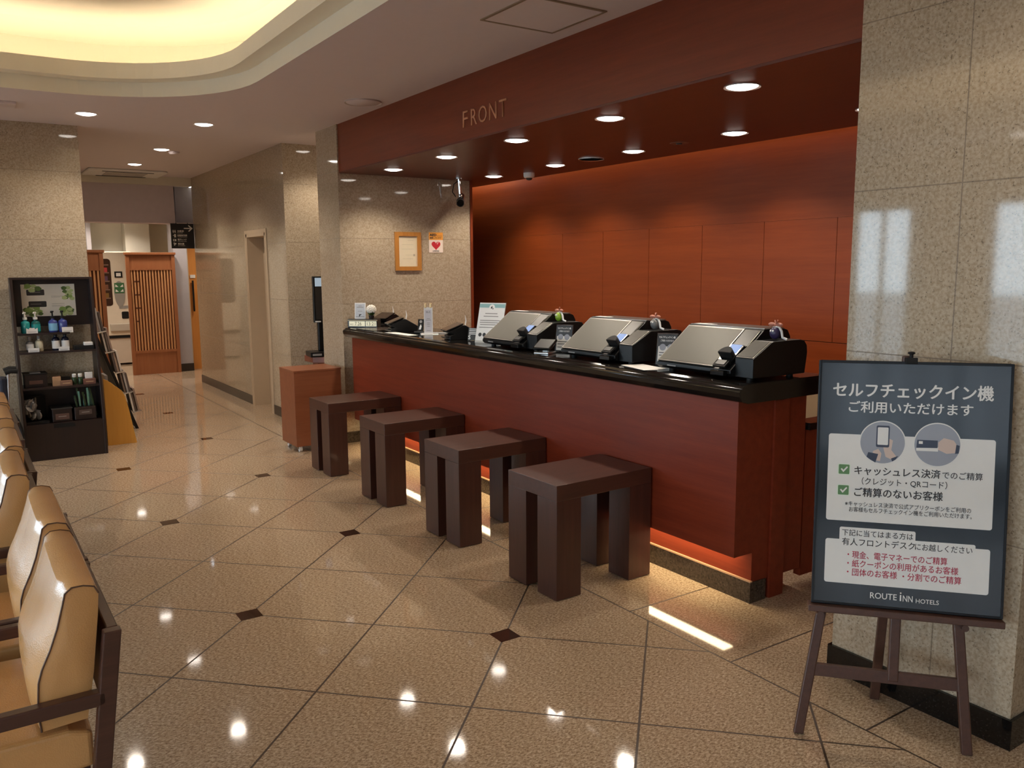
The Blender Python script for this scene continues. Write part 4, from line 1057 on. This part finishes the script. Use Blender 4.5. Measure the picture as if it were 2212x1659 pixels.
t = thing('tissue_box', 'dark tray with folded white tissues on the second tier, right end', 'tray', (.90, 8.1, .915))
MB().box(-.08, .075, -.05, .08, 0, .035).build('tray', BLACKM, t, bevel=.002)
MB().box(.0, .07, -.045, .03, .03, .062).build('tissues', PAPER, t, bevel=.006)
z = .615
t = thing('dark_basket', 'dark lidded basket on the third tier of the shelf, left', 'basket', (.51, 8.12, z))
MB().box(-.085, .085, -.09, .10, 0, .11).build('body', WSHELF, t, bevel=.004)
MB().box(-.09, .09, -.095, .105, .11, .118).build('rim', BLACKM, t, bevel=.002)
MB().box(-.05, .05, -.094, -.09, .03, .06).build('plate', plain('bronze_plate', srgb(96, 66, 56), .4), t)
MB().box(-.04, .04, -.06, .06, .118, .124).build('contents', PRINTG, t)
t = thing('carton', 'tan open carton standing on the third tier', 'box', (.665, 8.07, z))
MB().box(-.032, .032, -.03, .04, 0, .078).build('body', TANBOX, t, bevel=.001)
MB().box(-.026, .026, -.024, .034, .078, .081).build('contents', BROWNBOX, t)
t = thing('carton', 'low brown labelled carton in front of the black case on the third tier', 'box', (.735, 8.03, z))
MB().box(-.045, .045, -.02, .03, 0, .042).build('body', BROWNBOX, t, bevel=.001)
MB().box(-.03, .03, -.0206, -.02, .016, .026).build('label_text', TANBOX, t)
single(MB().box(-.04, .04, -.03, .03, 0, .07), 'black_case', BLACK, 'black case behind the low brown carton on the third tier', 'case', (.735, 8.10, z), bevel=.004)
for x, l in ((.802, 'left'), (.848, 'right')):
    t = thing('small_bottle', 'small green bottle with round white cap on the third tier, %s of the pair' % l, 'bottle', (x, 8.06, z), group='green bottles with white caps')
    MB().lathe([(.018, 0), (.019, .004), (.019, .055), (.012, .066)], seg=18).build('body', GREENB, t, smooth=True)
    MB().lathe([(.014, .062), (.017, .066), (.017, .088), (.012, .093), (0, .094)], seg=18).build('cap', WHITE, t, smooth=True)
t = thing('carton', 'reddish brown labelled carton at the right end of the third tier', 'box', (.915, 8.04, z))
MB().box(-.048, .048, -.03, .05, 0, .045).build('body', plain('red_brown_box', srgb(124, 82, 68), .5), t, bevel=.001)
MB().box(-.03, .03, -.0306, -.03, .018, .026).build('label_text', TANBOX, t)
single(MB().box(-.03, .03, -.012, .02, 0, .055), 'white_packets', PAPER, 'white packets standing in the reddish brown carton', 'packet', (.915, 8.05, z+.045), bevel=.004)
z = .312
t = thing('bag_bin', 'dark bin of clear plastic packets at the bottom left of the shelf', 'bin', (.49, 8.1, z))
MB().box(-.085, .09, -.14, .12, 0, .02).box(-.085, .09, .10, .12, 0, .21).build('bin', BLACKM, t)
random.seed(11)
for k in range(14):
    c = Vector((random.uniform(-.07, .07), random.uniform(-.13, -.02), .04+.022*(k % 7)+random.uniform(0, .02)))
    R = Matrix.Translation(c) @ Matrix.Rotation(random.uniform(-1, 1), 4, 'X') @ Matrix.Rotation(random.uniform(0, 3), 4, 'Z')
    p = MB(); p.ball((0, 0, 0), .032, (1.1, .35, 1.3), 7); p.flat([(-.018, .022), (.018, .022), (.026, .05), (-.026, .05)], 0, Matrix.Rotation(PI/2, 4, 'X'))
    for vv in p.b.verts: vv.co = R @ vv.co
    pk = p.build('clear_packet', CLEARB); pk.location = Vector((.49, 8.1, z)); tag(pk, 'clear plastic packet in the dark bin at the bottom left of the shelf', 'packet', 'clear packets in the bin')
t = thing('dark_basket', 'dark basket with framed plate in the middle of the bottom tier', 'basket', (.68, 8.08, z))
MB().box(-.075, .075, -.11, .12, 0, .11).build('body', WSHELF, t, bevel=.004)
MB().box(-.08, .08, -.115, .125, .11, .118).build('rim', DGREY, t)
MB().box(-.052, .052, -.114, -.11, .02, .07).build('plate', plain('bronze_plate2', srgb(96, 72, 66), .4), t)
MB().box(-.03, .03, -.1146, -.114, .044, .05).build('plate_text', PRINTG, t)
t = thing('dark_basket', 'dark basket holding wrapped toothbrushes at the right of the bottom tier', 'basket', (.86, 8.08, z))
MB().box(-.085, .085, -.10, .12, 0, .11).build('body', WSHELF, t, bevel=.004)
MB().box(-.05, .05, -.104, -.10, .045, .085).build('plate', plain('bronze_plate3', srgb(84, 70, 66), .4), t)
MB().box(-.03, .03, -.1046, -.104, .062, .068).build('plate_text', PRINTG, t)
for k in range(9):
    x = .815+.017*k+random.uniform(-.003, .003); l_ = .19+.03*(k % 3)
    o = MB().box(-.008, .008, -.003, .003, 0, l_).build('wrapped_toothbrush', MINT if k % 2 else GREENB, bevel=.002)
    o.location = (x, 8.03+.018*(k % 4), z+.02); o.rotation_euler = (random.uniform(-.1, .1), random.uniform(-.18, .05), 0)
    tag(o, 'wrapped toothbrush standing in the right basket of the bottom tier', 'toothbrush', 'wrapped toothbrushes')

# ------------------------------------------------------------------ yellow board and brochure rack
t = thing('yellow_rack', 'low yellow wooden stand with a wavy top edge right of the amenity shelf', 'stand', (1.16, 8.28, 0))
pts = [(1.055, 0), (1.30, 0), (1.255, .30), (1.225, .45), (1.20, .50), (1.165, .535), (1.135, .55), (1.115, .575), (1.09, .602), (1.055, .615)]
MB().prism(pts, 8.27, 8.295, 'y').build('side_panel', WYELLOW, t, world=True, bevel=.002)
MB().prism(pts, 8.62, 8.645, 'y').build('side_panel', WYELLOW, t, world=True, bevel=.002)
MB().box(1.06, 1.22, 8.295, 8.62, .08, .10).build('shelf_board', WYELLOW, t, world=True)
MB().box(1.06, 1.16, 8.295, 8.62, .32, .34).build('shelf_board', WYELLOW, t, world=True)
single(MB().box(-.012, .012, -.12, .12, 0, .30), 'grey_booklet', plain('grey_cover', srgb(140, 132, 128), .3), 'grey booklet standing in the yellow stand behind its wavy edge', 'booklet', (1.09, 8.46, .34), bevel=.002)
t = thing('brochure_rack', 'black slanted brochure rack with silver wire shelves behind the yellow stand', 'rack', (1.3, 9.0, 0))
def rx(z): return 1.444-.33*z
Y0r, Y1r = 9.01, 9.7
MB().prism([(rx(0), 0), (rx(0)-.03, 0), (rx(1.3)-.03, 1.3), (rx(1.3), 1.3)], Y0r, Y0r+.025, 'y').build('side_rail', BLACK, t, world=True)
MB().prism([(rx(0), 0), (rx(0)-.03, 0), (rx(1.3)-.03, 1.3), (rx(1.3), 1.3)], Y1r-.025, Y1r, 'y').build('side_rail', BLACK, t, world=True)
MB().prism([(rx(.02)-.012, .02), (rx(.02)-.03, .02), (rx(1.28)-.03, 1.28), (rx(1.28)-.012, 1.28)], Y0r+.025, Y1r-.025, 'y').build('back_panel', BLACKM, t, world=True)
MB().prism([(rx(.9)-.03, .9), (1.06, 0), (1.04, 0), (rx(.98)-.05, .98)], Y0r+.3, Y0r+.33, 'y').build('rear_brace', BLACK, t, world=True)
covers = [plain('cover_%d' % k, srgb(*c), .3) for k, c in enumerate(((216, 206, 196), (110, 96, 88), (150, 130, 118), (178, 172, 168), (96, 84, 80), (196, 170, 150)))]
row = ['lowest', 'second from lowest', 'middle', 'second from highest', 'highest']
for k, z in enumerate((.16, .36, .57, .78, .98)):
    x = rx(z)
    MB().tube([(x-.01, Y0r+.01, z), (x+.085, Y0r+.01, z+.02), (x+.085, Y1r-.01, z+.02), (x-.01, Y1r-.01, z)], .007, 8).build('wire_shelf', CHROME, t, world=True, smooth=True)
    for j in range(3):
        o = MB().box(-.009, .009, 0, .21, 0, .20+.02*((k+j) % 3)).build('brochure', covers[(k*2+j) % 6], bevel=.001)
        o.location = (x+.022+.023*j, Y0r+.03+.02*((j+k) % 2), z+.012); o.rotation_euler = (0, -.16, 0)
        MB().box(.009, .0096, .03, .18, .12, .17).build('cover_print', covers[(k+j+3) % 6], o)
        tag(o, '%s brochure standing in the %s wire shelf of the black rack' % (('rear', 'middle', 'front')[j], row[k]), 'brochure', 'brochures in the slanted rack')

# ------------------------------------------------------------------ lattice screens, vending machine, hanging sign
def screen(x0, x1, y, label, slats):
    t = thing('lattice_screen', label, 'screen', ((x0+x1)/2, y, 0))
    MB().box(x0-.015, x1+.015, y-.03, y+.05, 1.82, 1.856).build('cap', WSCREEN, t, world=True, bevel=.004)
    MB().box(x0, x0+.05, y-.015, y+.035, 0, 1.82).build('post', WSCREEN, t, world=True)
    MB().box(x1-.05, x1, y-.015, y+.035, 0, 1.82).build('post', WSCREEN, t, world=True)
    MB().box(x0+.05, x1-.05, y, y+.025, 1.62, 1.82).build('top_panel', WSCREEN, t, world=True)
    MB().box(x0+.05, x1-.05, y-.012, y+.03, 1.59, 1.62).build('rail', WSCREEN, t, world=True)
    MB().box(x0+.05, x1-.05, y-.012, y+.03, .33, .37).build('rail', WSCREEN, t, world=True)
    MB().box(x0+.05, x1-.05, y, y+.025, .0, .33).build('bottom_panel', WSCREEN, t, world=True)
    MB().box(x0+.05, x1-.05, y+.03, y+.034, .37, 1.59).build('backing', plain('screen_backing', srgb(134, 80, 52), .6), t, world=True)
    for k in range(slats):
        x = x0+.05+(x1-x0-.1)*(k+.5)/slats
        MB().box(x-.011, x+.011, y-.005, y+.025, .37, 1.59).build('slat', WSLAT, t, world=True)
    if slats > 8:
        for k in (1, 2):
            x = x0+.05+(x1-x0-.1)*(k+.5)/slats
            for z in ((1.42, 1.22, 1.02, .82) if k == 1 else (1.42, 1.22, 1.02)): MB().box(x-.012, x+.012, y-.007, y+.0, z-.01, z+.01).build('notch', plain('notch_brown', srgb(80, 44, 28), .6), t, world=True)
    return t
screen(2.165, 2.862, 13.66, 'brown wooden lattice screen at the end of the corridor, seen whole', 14)
screen(.95, 1.64, 12.02, 'brown wooden lattice screen half hidden by the left stone pillar', 13)

t = thing('vending_machine', 'cream vending machine with dark glass window beyond the corridor', 'vending machine', (1.95, 15.65, 0))
y = 15.30
MB().box(1.42, 2.52, y, 15.93, .50, 1.90).build('body', plain('machine_cream', srgb(226, 214, 196), .4), t, world=True, bevel=.02)
MB().box(1.44, 2.50, y+.03, 15.9, .03, .46).build('lower_cabinet', plain('machine_lower', srgb(206, 192, 176), .5), t, world=True)
MB().box(1.44, 2.50, y+.01, 15.9, .455, .50).build('dark_gap', BLACKM, t, world=True)
MB().prism(rrect(1.50, 2.19, 1.0, 1.78, .05), y-.004, y+.01, 'y').build('display_window', plain('dark_window', (.045, .025, .018), .15), t, world=True)
for z in (1.12, 1.26, 1.40, 1.54, 1.67):
    MB().box(1.53, 2.16, y-.008, y-.004, z, z+.018).build('product_shelf', plain('product_shelf', srgb(124, 98, 84), .5), t, world=True)
random.seed(5)
for z in (1.14, 1.28, 1.42, 1.56):
    for k in range(4):
        x = 1.80+.1*k
        MB().box(x-.035, x+.035, y-.0085, y-.005, z, z+.075).build('product', plain('product_%d' % random.randint(0, 999), srgb(random.randint(90, 190), random.randint(50, 110), random.randint(40, 90)), .4), t, world=True)
MB().prism([(2.30+.085*math.cos(a)*(1 if math.sin(a) > 0 else .95), 1.22+(.19 if math.sin(a) > 0 else .24)*math.sin(a)) for a in [2*PI*k/28 for k in range(28)]], y-.010, y, 'y').build('coin_panel', plain('coin_grey', srgb(150, 146, 140), .4), t, world=True)
MB().box(2.225, 2.375, y-.014, y-.008, 1.21, 1.38).build('selection_pad', plain('pad_green', srgb(60, 110, 70), .4), t, world=True)
for sx in (-1, 1):
    for zc in (1.255, 1.335): MB().prism([(2.30+sx*.012, zc-.022), (2.30+sx*.062, zc-.022), (2.30+sx*.055, zc+.022)], y-.017, y-.013, 'y').build('arrow_button', WHITE, t, world=True)
MB().box(2.24, 2.36, y-.014, y-.008, 1.47, 1.57).build('bill_slot', BLACKM, t, world=True)
MB().box(2.265, 2.335, y-.017, y-.013, 1.49, 1.545).build('slot_plate', WHITE, t, world=True)
MB().prism(rrect(1.90, 2.08, .78, .90, .03), y-.006, y+.01, 'y').build('pickup_hole', BLACKM, t, world=True)
MB().prism(rrect(2.31, 2.42, .78, .90, .02), y-.006, y+.01, 'y').build('coin_return', BLACKM, t, world=True)
MB().box(2.28, 2.44, y-.006, y, .95, 1.0).build('name_plate', PRINTG, t, world=True)
MB().box(2.12, 2.42, y-.05, y, .58, .70).build('tray', plain('tray_grey', srgb(190, 180, 166), .4), t, world=True, bevel=.008)
# small dome and bracket seen beyond the beam
t = thing('dome_camera', 'small dark dome camera under the ceiling beyond the beam', 'camera', (2.44, 13.9, 2.62))
MB().lathe([(.06, 0), (.06, -.03), (.05, -.06), (0, -.085)], seg=20).build('dome', BLACKG, t, smooth=True)

t = thing('hanging_sign', 'black hanging direction sign with white arrow under the corridor beam', 'sign', (2.695, 12.26, 2.055))
MB().box(-.152, .152, -.015, .015, -.17, .17).build('board', plain('sign_black', (.012, .010, .010), .35), t, bevel=.002)
MB().box(-.08, -.07, -.004, .004, .17, .18).box(.07, .08, -.004, .004, .17, .18).build('hanger', DGREY, t)
F = .0156
MB().flat([(.02, .112), (.105, .112), (.075, .142), (.088, .15), (.138, .105), (.088, .06), (.075, .068), (.105, .098), (.02, .098)], F, Mx).build('arrow', PAPER, t)
for i, (jp, en, wj, we) in enumerate((('化粧室', 'Restroom', .085, .07), ('自動販売機', 'Vending machine', .125, .125), ('電子レンジ', 'Microwave oven', .115, .115), ('製氷機', 'Ice machine', .08, .09))):
    v = .055-.058*i
    text(jp, -.068, v, .024, PAPER, 'japanese_line', t, n=F, width=wj, M=Mx, bold=.035)
    text(en, -.068, v-.017, .011, PAPER, 'english_line', t, n=F, width=we, M=Mx, bold=.01)
def icon(k):
    v = .045-.058*k; mb = MB()
    if k == 0:
        for s in (-1, 1): mb.flat(circ(-.11+s*.012, v+.033, .005, 12), F, Mx).flat([(-.11+s*.012-.009, v+.026), (-.11+s*.012+.009, v+.026), (-.11+s*.012+.004, v-.004), (-.11+s*.012-.004, v-.004)], F, Mx)
    elif k == 1: mb.flat([(-.112, v-.006), (-.09, v-.006), (-.09, v+.038), (-.112, v+.038)], F, Mx).flat([(-.13, v+.018), (-.113, v+.014), (-.113, v+.024), (-.13, v+.022)], F, Mx)
    elif k == 2: mb.flat(rrect(-.13, -.088, v, v+.028, .003), F, Mx)
    else: mb.flat(circ(-.118, v+.03, .010, 6), F, Mx).flat(circ(-.10, v+.024, .011, 6), F, Mx).flat(circ(-.114, v+.008, .010, 6), F, Mx)
    mb.build('pictogram', PAPER, t)
    if k == 2: MB().flat(circ(-.114, v+.014, .008, 14), F+.0004, Mx).build('pictogram_hole', BLACKM, t)
for k in range(4): icon(k)
